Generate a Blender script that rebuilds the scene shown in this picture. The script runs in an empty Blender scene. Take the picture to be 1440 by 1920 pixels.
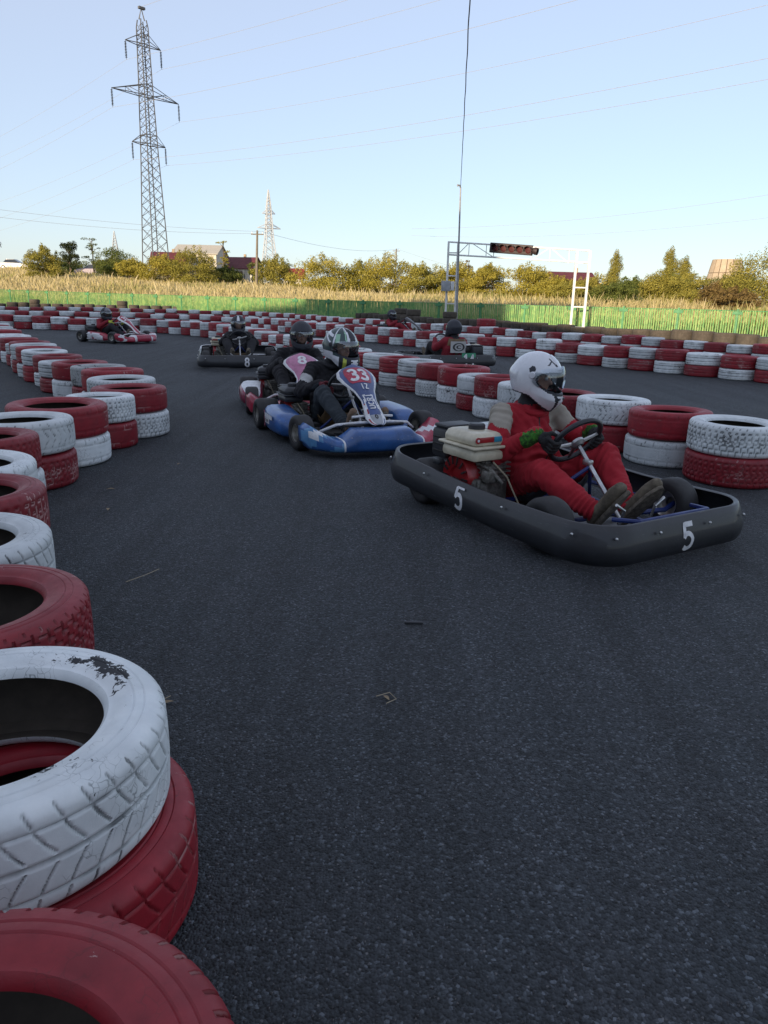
import bpy, bmesh, math, random
import numpy as np
from mathutils import Vector, Matrix, noise as mnoise
from math import pi, sin, cos, radians as R_

scene = bpy.context.scene
col = scene.collection
rng = np.random.default_rng(7)
random.seed(7)

# ---------------------------------------------------------------- camera
cam_d = bpy.data.cameras.new('camera')
cam = bpy.data.objects.new('camera', cam_d)
col.objects.link(cam)
scene.camera = cam
CAM_H, PITCH, ROLL = 1.15, R_(15.98), 0.024
cam.location = (0, 0, CAM_H)
_f = Vector((0, cos(PITCH), -sin(PITCH)))
_u0 = Vector((0, sin(PITCH), cos(PITCH)))
_r0 = Vector((1, 0, 0))
_r = _r0*cos(ROLL) + _u0*sin(ROLL)
_u = -_r0*sin(ROLL) + _u0*cos(ROLL)
_m = Matrix((_r, _u, -_f)).transposed()
cam.rotation_euler = _m.to_euler()
cam_d.sensor_fit = 'VERTICAL'
cam_d.sensor_height = 36.0
cam_d.sensor_width = 27.0
cam_d.lens = 36.0*1390.0/1920.0
cam_d.clip_start = 0.05
cam_d.clip_end = 8000

# ---------------------------------------------------------------- world and sun
SUN_EL = R_(11.0)
SUN_TRAVEL = Vector((0.5, 0.866, 0)).normalized()      # horizontal direction in which the light travels
world = bpy.data.worlds.new('World')
scene.world = world
world.use_nodes = True
wn = world.node_tree.nodes
wl = world.node_tree.links
bg = wn['Background']
sky = wn.new('ShaderNodeTexSky')
sky.sky_type = 'NISHITA'
sky.sun_disc = False
sky.sun_elevation = SUN_EL
sky.sun_rotation = math.atan2(-SUN_TRAVEL.x, -SUN_TRAVEL.y)
sky.altitude = 0
sky.air_density = 1.0
sky.dust_density = 0.5
sky.ozone_density = 3.5
veil = wn.new('ShaderNodeMix'); veil.data_type = 'RGBA'      # thin even high haze that pales the blue
veil.inputs[0].default_value = 0.5
veil.inputs[7].default_value = (3.95, 4.0, 4.5, 1)
wl.new(sky.outputs[0], veil.inputs[6]); wl.new(veil.outputs[2], bg.inputs[0])
bg.inputs[1].default_value = 0.15
sun_d = bpy.data.lights.new('sun', 'SUN')
sun_d.energy = 5.0
sun_d.angle = R_(0.5)
sun_d.color = (1.0, 0.80, 0.56)
sun = bpy.data.objects.new('sun', sun_d)
col.objects.link(sun)
_dir = Vector((SUN_TRAVEL.x*cos(SUN_EL), SUN_TRAVEL.y*cos(SUN_EL), -sin(SUN_EL)))
sun.rotation_euler = _dir.to_track_quat('-Z', 'Y').to_euler()
sun.location = (-30, -50, 30)
scene.view_settings.view_transform = 'Standard'
scene.view_settings.look = 'None'
scene.view_settings.exposure = 0.6
scene.view_settings.gamma = 1.0
scene.view_settings.use_curve_mapping = False
scene.render.film_transparent = False
scene.cycles.max_bounces = 6
scene.cycles.transparent_max_bounces = 12

# ---------------------------------------------------------------- tags
def tag(o, label=None, cat=None, group=None, kind=None):
    if label: o['label'] = label
    if cat: o['category'] = cat
    if group: o['group'] = group
    if kind: o['kind'] = kind
    return o

def empty(name, loc=(0, 0, 0), rz=0.0):
    o = bpy.data.objects.new(name, None)
    o.empty_display_size = 0.1
    o.location = loc
    o.rotation_euler = (0, 0, rz)
    col.objects.link(o)
    return o

# ---------------------------------------------------------------- materials
MATS = {}
def _nt(name):
    m = bpy.data.materials.new(name)
    m.use_nodes = True
    nt = m.node_tree
    b = nt.nodes['Principled BSDF']
    return m, nt, b

def N(nt, t, **k):
    n = nt.nodes.new(t)
    for a, v in k.items():
        if a.startswith('i_'):
            n.inputs[a[2:].replace('_', ' ')].default_value = v
        else:
            setattr(n, a, v)
    return n

def L(nt, a, b):
    nt.links.new(a, b)

def math_node(nt, op, a, b=None, clamp=False):
    n = nt.nodes.new('ShaderNodeMath')
    n.operation = op
    n.use_clamp = clamp
    for i, v in enumerate((a, b)):
        if v is None: continue
        if isinstance(v, (int, float)): n.inputs[i].default_value = v
        else: nt.links.new(v, n.inputs[i])
    return n.outputs[0]

def mix(nt, fac, a, b, blend='MIX'):
    n = nt.nodes.new('ShaderNodeMix')
    n.data_type = 'RGBA'
    n.blend_type = blend
    for k, v in ((0, fac), (6, a), (7, b)):
        if isinstance(v, (int, float)): n.inputs[k].default_value = v
        elif isinstance(v, tuple): n.inputs[k].default_value = v if len(v) == 4 else (*v, 1)
        else: nt.links.new(v, n.inputs[k])
    return n.outputs[2]

def ramp(nt, fac, stops):
    n = nt.nodes.new('ShaderNodeValToRGB')
    e = n.color_ramp.elements
    while len(e) < len(stops): e.new(0.5)
    for i, (p, c) in enumerate(stops):
        e[i].position = p
        e[i].color = c if len(c) == 4 else (*c, 1)
    nt.links.new(fac, n.inputs[0])
    return n.outputs[0]

def noise_tex(nt, scale, detail=4, rough=0.55, vec=None, dist=0.0):
    n = nt.nodes.new('ShaderNodeTexNoise')
    n.inputs['Scale'].default_value = scale
    n.inputs['Detail'].default_value = detail
    n.inputs['Roughness'].default_value = rough
    n.inputs['Distortion'].default_value = dist
    if vec is not None: nt.links.new(vec, n.inputs['Vector'])
    return n.outputs['Fac']

def objvec(nt, rand=True):
    """object coordinates, shifted per object so that copies do not share their wear"""
    tc = nt.nodes.new('ShaderNodeTexCoord')
    if not rand: return tc.outputs['Object']
    oi = nt.nodes.new('ShaderNodeObjectInfo')
    va = nt.nodes.new('ShaderNodeVectorMath'); va.operation = 'SCALE'
    cmb = nt.nodes.new('ShaderNodeCombineXYZ')
    nt.links.new(oi.outputs['Random'], cmb.inputs[0]); nt.links.new(oi.outputs['Random'], cmb.inputs[1])
    nt.links.new(cmb.outputs[0], va.inputs[0]); va.inputs['Scale'].default_value = 37.0
    ad = nt.nodes.new('ShaderNodeVectorMath'); ad.operation = 'ADD'
    nt.links.new(tc.outputs['Object'], ad.inputs[0]); nt.links.new(va.outputs[0], ad.inputs[1])
    return ad.outputs[0]

def bump(nt, b, h, strength=0.3, dist=0.01):
    n = nt.nodes.new('ShaderNodeBump')
    n.inputs['Strength'].default_value = strength
    n.inputs['Distance'].default_value = dist
    nt.links.new(h, n.inputs['Height'])
    nt.links.new(n.outputs[0], b.inputs['Normal'])
    return n

def pmat(name, c, rough=0.5, metal=0.0, c2=None, scale=8.0, bs=0.0, bscale=None, spec=0.5, lo=0.4, hi=0.65, coat=0.0, bdist=0.005, rand=True):
    if name in MATS: return MATS[name]
    m, nt, b = _nt(name)
    v = objvec(nt, rand)
    nz = noise_tex(nt, scale, 5, 0.6, v)
    if c2 is None: c2 = tuple(x*0.75 for x in c)
    cc = ramp(nt, nz, [(lo, c2), (hi, c)])
    L(nt, cc, b.inputs['Base Color'])
    b.inputs['Roughness'].default_value = rough
    rr = ramp(nt, nz, [(lo, (min(1, rough+0.12),)*3), (hi, (rough,)*3)])
    L(nt, rr, b.inputs['Roughness'])
    b.inputs['Metallic'].default_value = metal
    b.inputs['Specular IOR Level'].default_value = spec
    b.inputs['Coat Weight'].default_value = coat
    b.inputs['Coat Roughness'].default_value = 0.15
    if bs > 0:
        h = noise_tex(nt, bscale or scale*4, 5, 0.6, v)
        bump(nt, b, h, bs, bdist)
    MATS[name] = m
    return m

def tyre_paint(name, base, base2, wear, wear2, wear_amount, gloss, sector=False):
    m, nt, b = _nt(name)
    v = objvec(nt)
    tc = nt.nodes.new('ShaderNodeTexCoord')
    oi = nt.nodes.new('ShaderNodeObjectInfo')
    at = nt.nodes.new('ShaderNodeAttribute'); at.attribute_name = 'groove'
    big = noise_tex(nt, 5.0, 3, 0.6, v)
    fine = noise_tex(nt, 60.0, 6, 0.7, v, 0.4)
    mid = noise_tex(nt, 18.0, 5, 0.65, v)
    colr = mix(nt, ramp(nt, mid, [(0.35, (0, 0, 0)), (0.7, (1, 1, 1))]), base, base2)
    # each tyre differs a little in tone
    tone = nt.nodes.new('ShaderNodeMapRange'); tone.inputs[3].default_value = 0.72; tone.inputs[4].default_value = 1.08
    L(nt, oi.outputs['Random'], tone.inputs[0])
    colr = mix(nt, 1.0, colr, tone.outputs[0], 'MULTIPLY')
    # faint grime
    grime = ramp(nt, big, [(0.42, (0, 0, 0)), (0.72, (0.5, 0.5, 0.5))])
    colr = mix(nt, grime, colr, tuple(x*0.45+0.01 for x in base))
    # paint missing deep in grooves and chipped off in flakes
    g = math_node(nt, 'MULTIPLY', at.outputs['Fac'], ramp(nt, mid, [(0.30, (0.35,)*3), (0.62, (1, 1, 1))]))
    ridge = math_node(nt, 'MULTIPLY', ramp(nt, at.outputs['Fac'], [(0.10, (0, 0, 0)), (0.3, (1, 1, 1)), (0.5, (1, 1, 1)), (0.8, (0, 0, 0))]), ramp(nt, big, [(0.52, (0, 0, 0)), (0.6, (1, 1, 1))]))
    chip = math_node(nt, 'ADD', math_node(nt, 'MULTIPLY', big, 0.55), math_node(nt, 'MULTIPLY', fine, 0.45))
    chip = math_node(nt, 'ADD', chip, math_node(nt, 'MULTIPLY', oi.outputs['Random'], 0.04))
    cm = ramp(nt, chip, [(wear_amount, (0, 0, 0)), (wear_amount+0.012, (1, 1, 1))])
    if sector:
        sx = nt.nodes.new('ShaderNodeSeparateXYZ'); L(nt, tc.outputs['Object'], sx.inputs[0])
        rad = math_node(nt, 'SQRT', math_node(nt, 'ADD', math_node(nt, 'POWER', sx.outputs[0], 2), math_node(nt, 'POWER', sx.outputs[1], 2)))
        ang = math_node(nt, 'ARCTAN2', sx.outputs[1], sx.outputs[0])
        rz = math_node(nt, 'SUBTRACT', 1, math_node(nt, 'DIVIDE', math_node(nt, 'ABSOLUTE', math_node(nt, 'SUBTRACT', rad, 0.243)), 0.034), True)
        az = math_node(nt, 'SUBTRACT', 1, math_node(nt, 'DIVIDE', math_node(nt, 'ABSOLUTE', math_node(nt, 'SUBTRACT', ang, 0.85)), 0.75), True)
        sec = math_node(nt, 'MULTIPLY', math_node(nt, 'POWER', rz, 0.5), math_node(nt, 'POWER', az, 0.5))
        f2 = noise_tex(nt, 26.0, 6, 0.72, v, 0.6)
        sec = math_node(nt, 'GREATER_THAN', math_node(nt, 'ADD', math_node(nt, 'MULTIPLY', sec, 0.30), f2), 0.70)
        cm = math_node(nt, 'MAXIMUM', cm, sec)
    vc = nt.nodes.new('ShaderNodeTexVoronoi'); vc.feature = 'DISTANCE_TO_EDGE'; vc.inputs['Scale'].default_value = 46
    wv = nt.nodes.new('ShaderNodeVectorMath'); wv.operation = 'ADD'; L(nt, v, wv.inputs[0])
    nn_ = nt.nodes.new('ShaderNodeTexNoise'); nn_.inputs['Scale'].default_value = 22; L(nt, v, nn_.inputs['Vector'])
    sc_ = nt.nodes.new('ShaderNodeVectorMath'); sc_.operation = 'SCALE'; sc_.inputs['Scale'].default_value = .05; L(nt, nn_.outputs['Color'], sc_.inputs[0]); L(nt, sc_.outputs[0], wv.inputs[1])
    L(nt, wv.outputs[0], vc.inputs['Vector'])
    crk = math_node(nt, 'MULTIPLY', ramp(nt, vc.outputs['Distance'], [(0.0, (1, 1, 1)), (0.035, (0, 0, 0))]), ramp(nt, noise_tex(nt, 7.0, 4, .6, v), [(0.52, (0, 0, 0)), (0.60, (0.8,)*3)]))
    colr = mix(nt, crk, colr, wear)
    colr = mix(nt, g, colr, wear)
    colr = mix(nt, cm, colr, wear2)
    colr = mix(nt, math_node(nt, 'MULTIPLY', ridge, 0.7), colr, wear2)
    L(nt, colr, b.inputs['Base Color'])
    rr = mix(nt, math_node(nt, 'MAXIMUM', cm, ramp(nt, mid, [(0.3, (0, 0, 0)), (0.8, (0.7,)*3)])), (gloss,)*3, (0.75,)*3)
    L(nt, rr, b.inputs['Roughness'])
    hh = math_node(nt, 'SUBTRACT', math_node(nt, 'ADD', math_node(nt, 'MULTIPLY', mid, 0.6), math_node(nt, 'MULTIPLY', fine, 0.35)), math_node(nt, 'MULTIPLY', cm, 0.5))
    bump(nt, b, hh, 0.45, 0.003)
    MATS[name] = m
    return m

WHITE_T = tyre_paint('white_tyre_paint', (0.72, 0.76, 0.77), (0.62, 0.67, 0.69), (0.07, 0.085, 0.09), (0.03, 0.033, 0.036), 0.655, 0.5)
WHITE_S = tyre_paint('white_tyre_paint_scuffed', (0.72, 0.76, 0.77), (0.62, 0.67, 0.69), (0.10, 0.12, 0.125), (0.02, 0.022, 0.026), 0.645, 0.5, True)
RED_T = tyre_paint('red_tyre_paint', (0.29, 0.009, 0.020), (0.215, 0.008, 0.018), (0.12, 0.008, 0.012), (0.42, 0.25, 0.24), 0.645, 0.46)

def rubber(name, c, rough=0.75):
    return pmat(name, c, rough, c2=tuple(x*0.7+0.004 for x in c), scale=14, bs=0.25, bscale=90, bdist=0.002)
BLACK_T = rubber('old_tyre_rubber', (0.080, 0.066, 0.052), 0.85)
KART_RUBBER = rubber('slick_tyre_rubber', (0.022, 0.022, 0.024), 0.62)
BLACK_PL = pmat('black_plastic', (0.016, 0.018, 0.023), 0.45, c2=(0.030, 0.032, 0.038), scale=5, lo=0.35, hi=0.6, bs=0.12, bscale=70)
BLACK_PL = MATS['black_plastic']
DARK_METAL = pmat('dark_metal', (0.05, 0.05, 0.052), 0.45, 0.7, scale=20)
STEEL = pmat('brushed_steel', (0.55, 0.56, 0.57), 0.35, 0.95, scale=25, bs=0.1)
ALU = pmat('cast_aluminium', (0.30, 0.29, 0.27), 0.5, 0.7, c2=(0.12, 0.115, 0.10), scale=30, bs=0.4, bscale=60)
CHROME = pmat('wheel_rim_metal', (0.55, 0.54, 0.50), 0.3, 0.9, scale=15)
ENGINE_RED = pmat('engine_red_paint', (0.36, 0.018, 0.022), 0.3, scale=10, coat=0.3)
CREAM = pmat('cream_tank_paint', (0.60, 0.55, 0.42), 0.35, c2=(0.42, 0.38, 0.28), scale=9, coat=0.2)
BLUE_FR = pmat('blue_frame_paint', (0.015, 0.035, 0.17), 0.35, scale=12)
WHITE_P = pmat('white_decal', (0.72, 0.73, 0.74), 0.45, c2=(0.55, 0.56, 0.58), scale=30)
FLOOR_ALU = pmat('kart_floor_sheet', (0.22, 0.22, 0.22), 0.45, 0.6, scale=12)
BROWN_SEAT = pmat('fibreglass_seat', (0.16, 0.10, 0.045), 0.45, scale=8)
def vinyl(name, c, rough=0.35, wear=(0.32, 0.33, 0.35)):
    """kart bodywork plastic: coloured vinyl with scratches that show grey"""
    m, nt, b = _nt(name)
    v = objvec(nt)
    mp = nt.nodes.new('ShaderNodeMapping'); mp.inputs['Scale'].default_value = (1, 6, 14)
    L(nt, v, mp.inputs[0])
    s = noise_tex(nt, 9, 6, 0.7, mp.outputs[0], 0.3)
    nz = noise_tex(nt, 7, 5, 0.6, v)
    cc = ramp(nt, nz, [(0.35, tuple(x*0.6 for x in c)), (0.62, c)])
    cm = ramp(nt, s, [(0.63, (0, 0, 0)), (0.68, (0.75,)*3)])
    L(nt, mix(nt, cm, cc, wear), b.inputs['Base Color'])
    b.inputs['Roughness'].default_value = rough
    b.inputs['Coat Weight'].default_value = 0.25
    MATS[name] = m
    return m

# ---------------------------------------------------------------- mesh builder
class MB:
    def __init__(s):
        s.v = []; s.f = []; s.m = []
    def add(s, vs, fs, mi=0):
        o = len(s.v)
        s.v.extend([tuple(p) for p in vs])
        s.f.extend([tuple(i+o for i in q) for q in fs])
        s.m.extend([mi]*len(fs))
        return s
    def box(s, c, d, rot=None, mi=0, taper=1.0):
        hx, hy, hz = d[0]/2, d[1]/2, d[2]/2
        vs = []
        for z in (-1, 1):
            k = taper if z > 0 else 1.0
            for x, y in ((-1, -1), (1, -1), (1, 1), (-1, 1)):
                p = Vector((x*hx*k, y*hy*k, z*hz))
                if rot is not None: p = rot @ p
                vs.append(p + Vector(c))
        s.add(vs, [(0, 3, 2, 1), (4, 5, 6, 7), (0, 1, 5, 4), (1, 2, 6, 5), (2, 3, 7, 6), (3, 0, 4, 7)], mi)
        return s
    def rbox(s, c, d, r=0.02, rot=None, mi=0, seg=3, taper=1.0):
        """box with rounded vertical edges and softened top and bottom edges"""
        hx, hy, hz = d[0]/2, d[1]/2, d[2]/2
        r = min(r, hx*0.98, hy*0.98, hz*0.98)
        rings = []
        for k, (zi, ins) in enumerate(((-hz, r), (-hz+r*0.3, r*0.3), (-hz+r, 0), (hz-r, 0), (hz-r*0.3, r*0.3), (hz, r))):
            tp = 1.0 + (taper-1.0)*(zi+hz)/(2*hz)
            ring = []
            for q, (sx, sy) in enumerate(((1, 1), (-1, 1), (-1, -1), (1, -1))):
                for j in range(seg+1):
                    a = q*pi/2 + j*pi/2/seg
                    rr = max(r-ins, 0.0001)
                    x = sx*(hx-r) + rr*cos(a); y = sy*(hy-r) + rr*sin(a)
                    ring.append((x*tp, y*tp, zi))
            rings.append(ring)
        n = len(rings[0])
        vs = []
        for ring in rings:
            for p in ring:
                p = Vector(p)
                if rot is not None: p = rot @ p
                vs.append(p + Vector(c))
        fs = []
        for i in range(len(rings)-1):
            for j in range(n):
                fs.append((i*n+j, i*n+(j+1) % n, (i+1)*n+(j+1) % n, (i+1)*n+j))
        fs.append(tuple(range(n-1, -1, -1)))
        fs.append(tuple((len(rings)-1)*n+j for j in range(n)))
        return s.add(vs, fs, mi)
    def tube(s, pts, r, seg=8, mi=0, closed=False, caps=True):
        pts = [Vector(p) for p in pts]
        n = len(pts)
        rs = r if isinstance(r, (list, tuple)) else [r]*n
        vs = []
        ref = None
        for i, p in enumerate(pts):
            a = pts[(i-1) % n] if (closed or i > 0) else p
            b = pts[(i+1) % n] if (closed or i < n-1) else p
            t = (b-a)
            if t.length < 1e-9: t = Vector((0, 0, 1))
            t.normalize()
            if ref is None:
                ref = Vector((0, 0, 1)) if abs(t.z) < 0.9 else Vector((1, 0, 0))
            x = (ref - t*ref.dot(t))
            if x.length < 1e-6: x = t.orthogonal()
            x.normalize(); y = t.cross(x); ref = x
            for j in range(seg):
                an = 2*pi*j/seg
                vs.append(p + (x*cos(an)+y*sin(an))*rs[i])
        fs = []
        m = n if closed else n-1
        for i in range(m):
            for j in range(seg):
                k = (i+1) % n
                fs.append((i*seg+j, i*seg+(j+1) % seg, k*seg+(j+1) % seg, k*seg+j))
        if caps and not closed:
            fs.append(tuple(range(seg-1, -1, -1)))
            fs.append(tuple((n-1)*seg+j for j in range(seg)))
        return s.add(vs, fs, mi)
    def cyl(s, p0, p1, r0, r1=None, seg=16, mi=0, caps=True):
        return s.tube([p0, p1], [r0, r0 if r1 is None else r1], seg, mi, False, caps)
    def lathe(s, prof, c, axis=(0, 0, 1), seg=24, mi=0, closed=False):
        """prof: (radius, height) pairs along the axis"""
        ax = Vector(axis).normalized()
        x = ax.orthogonal().normalized(); y = ax.cross(x)
        c = Vector(c); vs = []
        for (r, h) in prof:
            for j in range(seg):
                a = 2*pi*j/seg
                vs.append(c + ax*h + (x*cos(a)+y*sin(a))*max(r, 1e-4))
        fs = []
        n = len(prof)
        for i in range(n if closed else n-1):
            k = (i+1) % n
            for j in range(seg):
                fs.append((i*seg+j, i*seg+(j+1) % seg, k*seg+(j+1) % seg, k*seg+j))
        return s.add(vs, fs, mi)
    def ball(s, c, r, seg=12, rings=8, mi=0):
        rr = r if isinstance(r, (list, tuple)) else (r, r, r)
        vs = []
        for i in range(1, rings):
            t = pi*i/rings
            for j in range(seg):
                a = 2*pi*j/seg
                vs.append((c[0]+rr[0]*sin(t)*cos(a), c[1]+rr[1]*sin(t)*sin(a), c[2]+rr[2]*cos(t)))
        vs.append((c[0], c[1], c[2]+rr[2])); vs.append((c[0], c[1], c[2]-rr[2]))
        fs = []
        for i in range(rings-2):
            for j in range(seg):
                fs.append((i*seg+j, (i+1)*seg+j, (i+1)*seg+(j+1) % seg, i*seg+(j+1) % seg))
        T = len(vs)-2
        for j in range(seg):
            fs.append((T, j, (j+1) % seg))
            fs.append((T+1, (rings-2)*seg+(j+1) % seg, (rings-2)*seg+j))
        return s.add(vs, fs, mi)
    def mesh(s, name, mats):
        me = bpy.data.meshes.new(name)
        me.from_pydata(s.v, [], s.f)
        if not isinstance(mats, (list, tuple)): mats = [mats]
        for m in mats: me.materials.append(m)
        me.polygons.foreach_set('material_index', s.m)
        return me
    def build(s, name, mats, parent=None, smooth=True, angle=35, loc=None):
        me = s.mesh(name, mats)
        fix_normals(me)
        if smooth: shade(me, angle)
        o = bpy.data.objects.new(name, me)
        col.objects.link(o)
        if parent is not None: o.parent = parent
        if loc is not None: o.location = loc
        return o

def fix_normals(me):
    bm = bmesh.new(); bm.from_mesh(me)
    bmesh.ops.recalc_face_normals(bm, faces=bm.faces)
    bm.to_mesh(me); bm.free()

def shade(me, angle=35):
    me.polygons.foreach_set('use_smooth', [True]*len(me.polygons))
    if angle < 170:
        me.set_sharp_from_angle(angle=R_(angle))

def np_mesh(name, V, F, mats, smooth=False, midx=None, attrs=None):
    """V (n,3), F (m,k) arrays -> mesh"""
    me = bpy.data.meshes.new(name)
    V = np.asarray(V, np.float32); F = np.asarray(F, np.int32)
    k = F.shape[1]
    me.vertices.add(len(V)); me.vertices.foreach_set('co', V.ravel())
    me.loops.add(F.size); me.loops.foreach_set('vertex_index', F.ravel())
    me.polygons.add(len(F))
    me.polygons.foreach_set('loop_start', np.arange(0, F.size, k, dtype=np.int32))
    me.polygons.foreach_set('loop_total', np.full(len(F), k, np.int32))
    if not isinstance(mats, (list, tuple)): mats = [mats]
    for m in mats: me.materials.append(m)
    if midx is not None: me.polygons.foreach_set('material_index', np.asarray(midx, np.int32))
    me.polygons.foreach_set('use_smooth', np.full(len(F), smooth))
    if attrs:
        for nm, a in attrs.items():
            at = me.attributes.new(nm, 'FLOAT', 'POINT')
            at.data.foreach_set('value', np.asarray(a, np.float32))
    me.update(calc_edges=True)
    me.validate()
    return me

def link(name, me, parent=None, loc=None, rot=None):
    o = bpy.data.objects.new(name, me)
    col.objects.link(o)
    if parent is not None: o.parent = parent
    if loc is not None: o.location = loc
    if rot is not None: o.rotation_euler = rot
    return o

# ---------------------------------------------------------------- ground
FA, FB = np.array([-30.0, 55.94]), np.array([25.0, 21.4])      # fence line, from far left to near right
def fence_side(x, y):
    """distance beyond the fence line (negative = on the track side)"""
    d = FB-FA; n = np.array([-d[1], d[0]])/np.hypot(*d)
    return (x-FA[0])*n[0]+(y-FA[1])*n[1]
def terrain(x, y):
    s = np.maximum(fence_side(x, y)-1.0, 0)
    b = x/np.maximum(y, 1.0)                                       # bearing from the camera side
    k = np.interp(b, [-0.6, -0.47, -0.25, -0.08, 0.33], [5.1, 4.7, 3.1, 2.1, 1.4])
    return -0.04 + k*(1-np.exp(-(s/22.0)**1.2)) + 0.12*np.sin(x*0.31+y*0.17)*np.minimum(s/12, 1)

def build_ground():
    m, nt, b = _nt('dry_earth')
    tc = nt.nodes.new('ShaderNodeTexCoord')
    nz = noise_tex(nt, 0.5, 6, 0.6, tc.outputs['Object']); n2 = noise_tex(nt, 6, 5, 0.7, tc.outputs['Object'])
    c = mix(nt, n2, ramp(nt, nz, [(0.35, (0.10, 0.085, 0.04)), (0.6, (0.20, 0.155, 0.075))]), (0.15, 0.12, 0.06))
    L(nt, c, b.inputs['Base Color']); b.inputs['Roughness'].default_value = 0.95
    bump(nt, b, n2, 0.6, 0.05)
    xs = np.concatenate([[-3000, -1500, -700, -350], np.arange(-180, 181, 4.0), [350, 700, 1500, 3000]])
    ys = np.concatenate([[-3000, -1000, -400, -150], np.arange(-60, 221, 4.0), [300, 500, 900, 1800, 4000]])
    X, Y = np.meshgrid(xs, ys)
    Z = terrain(X, Y)
    V = np.stack([X.ravel(), Y.ravel(), Z.ravel()], 1)
    nx = len(xs); F = []
    for j in range(len(ys)-1):
        for i in range(nx-1):
            a = j*nx+i; F.append((a, a+1, a+nx+1, a+nx))
    o = link('ground', np_mesh('ground', V, F, m, True)); tag(o, kind='structure')
    # asphalt
    m, nt, b = _nt('worn_asphalt')
    tc = nt.nodes.new('ShaderNodeTexCoord'); ov = tc.outputs['Object']
    big = noise_tex(nt, 0.35, 5, 0.6, ov); med = noise_tex(nt, 3.2, 5, 0.6, ov); fine = noise_tex(nt, 60, 5, 0.75, ov)
    vor = nt.nodes.new('ShaderNodeTexVoronoi'); vor.inputs['Scale'].default_value = 155; L(nt, ov, vor.inputs['Vector'])
    vor.inputs['Randomness'].default_value = 1.0
    vor2 = nt.nodes.new('ShaderNodeTexVoronoi'); vor2.inputs['Scale'].default_value = 88; L(nt, ov, vor2.inputs['Vector'])
    sep = nt.nodes.new('ShaderNodeSeparateColor'); L(nt, vor.outputs['Color'], sep.inputs[0])
    sep2 = nt.nodes.new('ShaderNodeSeparateColor'); L(nt, vor2.outputs['Color'], sep2.inputs[0])
    base = ramp(nt, big, [(0.35, (0.033, 0.039, 0.046)), (0.65, (0.046, 0.053, 0.061))])
    base = mix(nt, ramp(nt, med, [(0.4, (0, 0, 0)), (0.7, (0.5,)*3)]), base, (0.050, 0.053, 0.060))
    stones = ramp(nt, sep.outputs[0], [(0.0, (0.48,)*3), (0.55, (1.0,)*3), (0.90, (1.5,)*3), (1.0, (3.2,)*3)])
    base = mix(nt, 1.0, base, stones, 'MULTIPLY')
    stone_in = ramp(nt, vor2.outputs['Distance'], [(0.18, (1, 1, 1)), (0.30, (0, 0, 0))])
    rare = math_node(nt, 'GREATER_THAN', sep2.outputs[0], 0.955)
    base = mix(nt, math_node(nt, 'MULTIPLY', math_node(nt, 'MULTIPLY', stone_in, rare), 0.75), base, (0.19, 0.19, 0.20))
    pits = ramp(nt, fine, [(0.30, (0.35,)*3), (0.5, (1, 1, 1))])
    base = mix(nt, 1.0, base, pits, 'MULTIPLY')
    # rubber laid down along the racing line, and dusty patches beside it
    mp = nt.nodes.new('ShaderNodeMapping'); mp.inputs['Rotation'].default_value = (0, 0, R_(-31)); mp.inputs['Scale'].default_value = (2.6, 0.16, 1)
    L(nt, ov, mp.inputs[0])
    st = noise_tex(nt, 1.6, 5, 0.6, mp.outputs[0], 0.8)
    base = mix(nt, 1.0, base, ramp(nt, st, [(0.38, (0.80,)*3), (0.52, (1, 1, 1)), (0.70, (1.15,)*3)]), 'MULTIPLY')
    dust = math_node(nt, 'MULTIPLY', ramp(nt, noise_tex(nt, 0.9, 6, 0.7, ov), [(0.55, (0, 0, 0)), (0.75, (0.35,)*3)]), ramp(nt, fine, [(0.4, (0, 0, 0)), (0.6, (1, 1, 1))]))
    base = mix(nt, dust, base, (0.10, 0.098, 0.095))
    L(nt, base, b.inputs['Base Color'])
    b.inputs['Roughness'].default_value = 0.78
    b.inputs['Specular IOR Level'].default_value = 0.35
    hh = math_node(nt, 'SUBTRACT', math_node(nt, 'MULTIPLY', fine, 0.6), math_node(nt, 'MULTIPLY', vor.outputs['Distance'], 0.9))
    hh = math_node(nt, 'ADD', hh, math_node(nt, 'MULTIPLY', med, 0.8))
    bump(nt, b, hh, 1.0, 0.008)
    d = FB-FA; u = d/np.hypot(*d); n = np.array([-u[1], u[0]])
    p0 = FA-u*120-n*0.9; p1 = FB+u*120-n*0.9
    V = [(p0[0], p0[1], 0), (p1[0], p1[1], 0), (140, -90, 0), (-140, -90, 0)]
    me = bpy.data.meshes.new('asphalt'); me.from_pydata(V, [], [(0, 3, 2, 1)]); me.materials.append(m)
    fix_normals(me)
    o = link('track_asphalt', me); tag(o, kind='structure')
build_ground()
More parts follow.
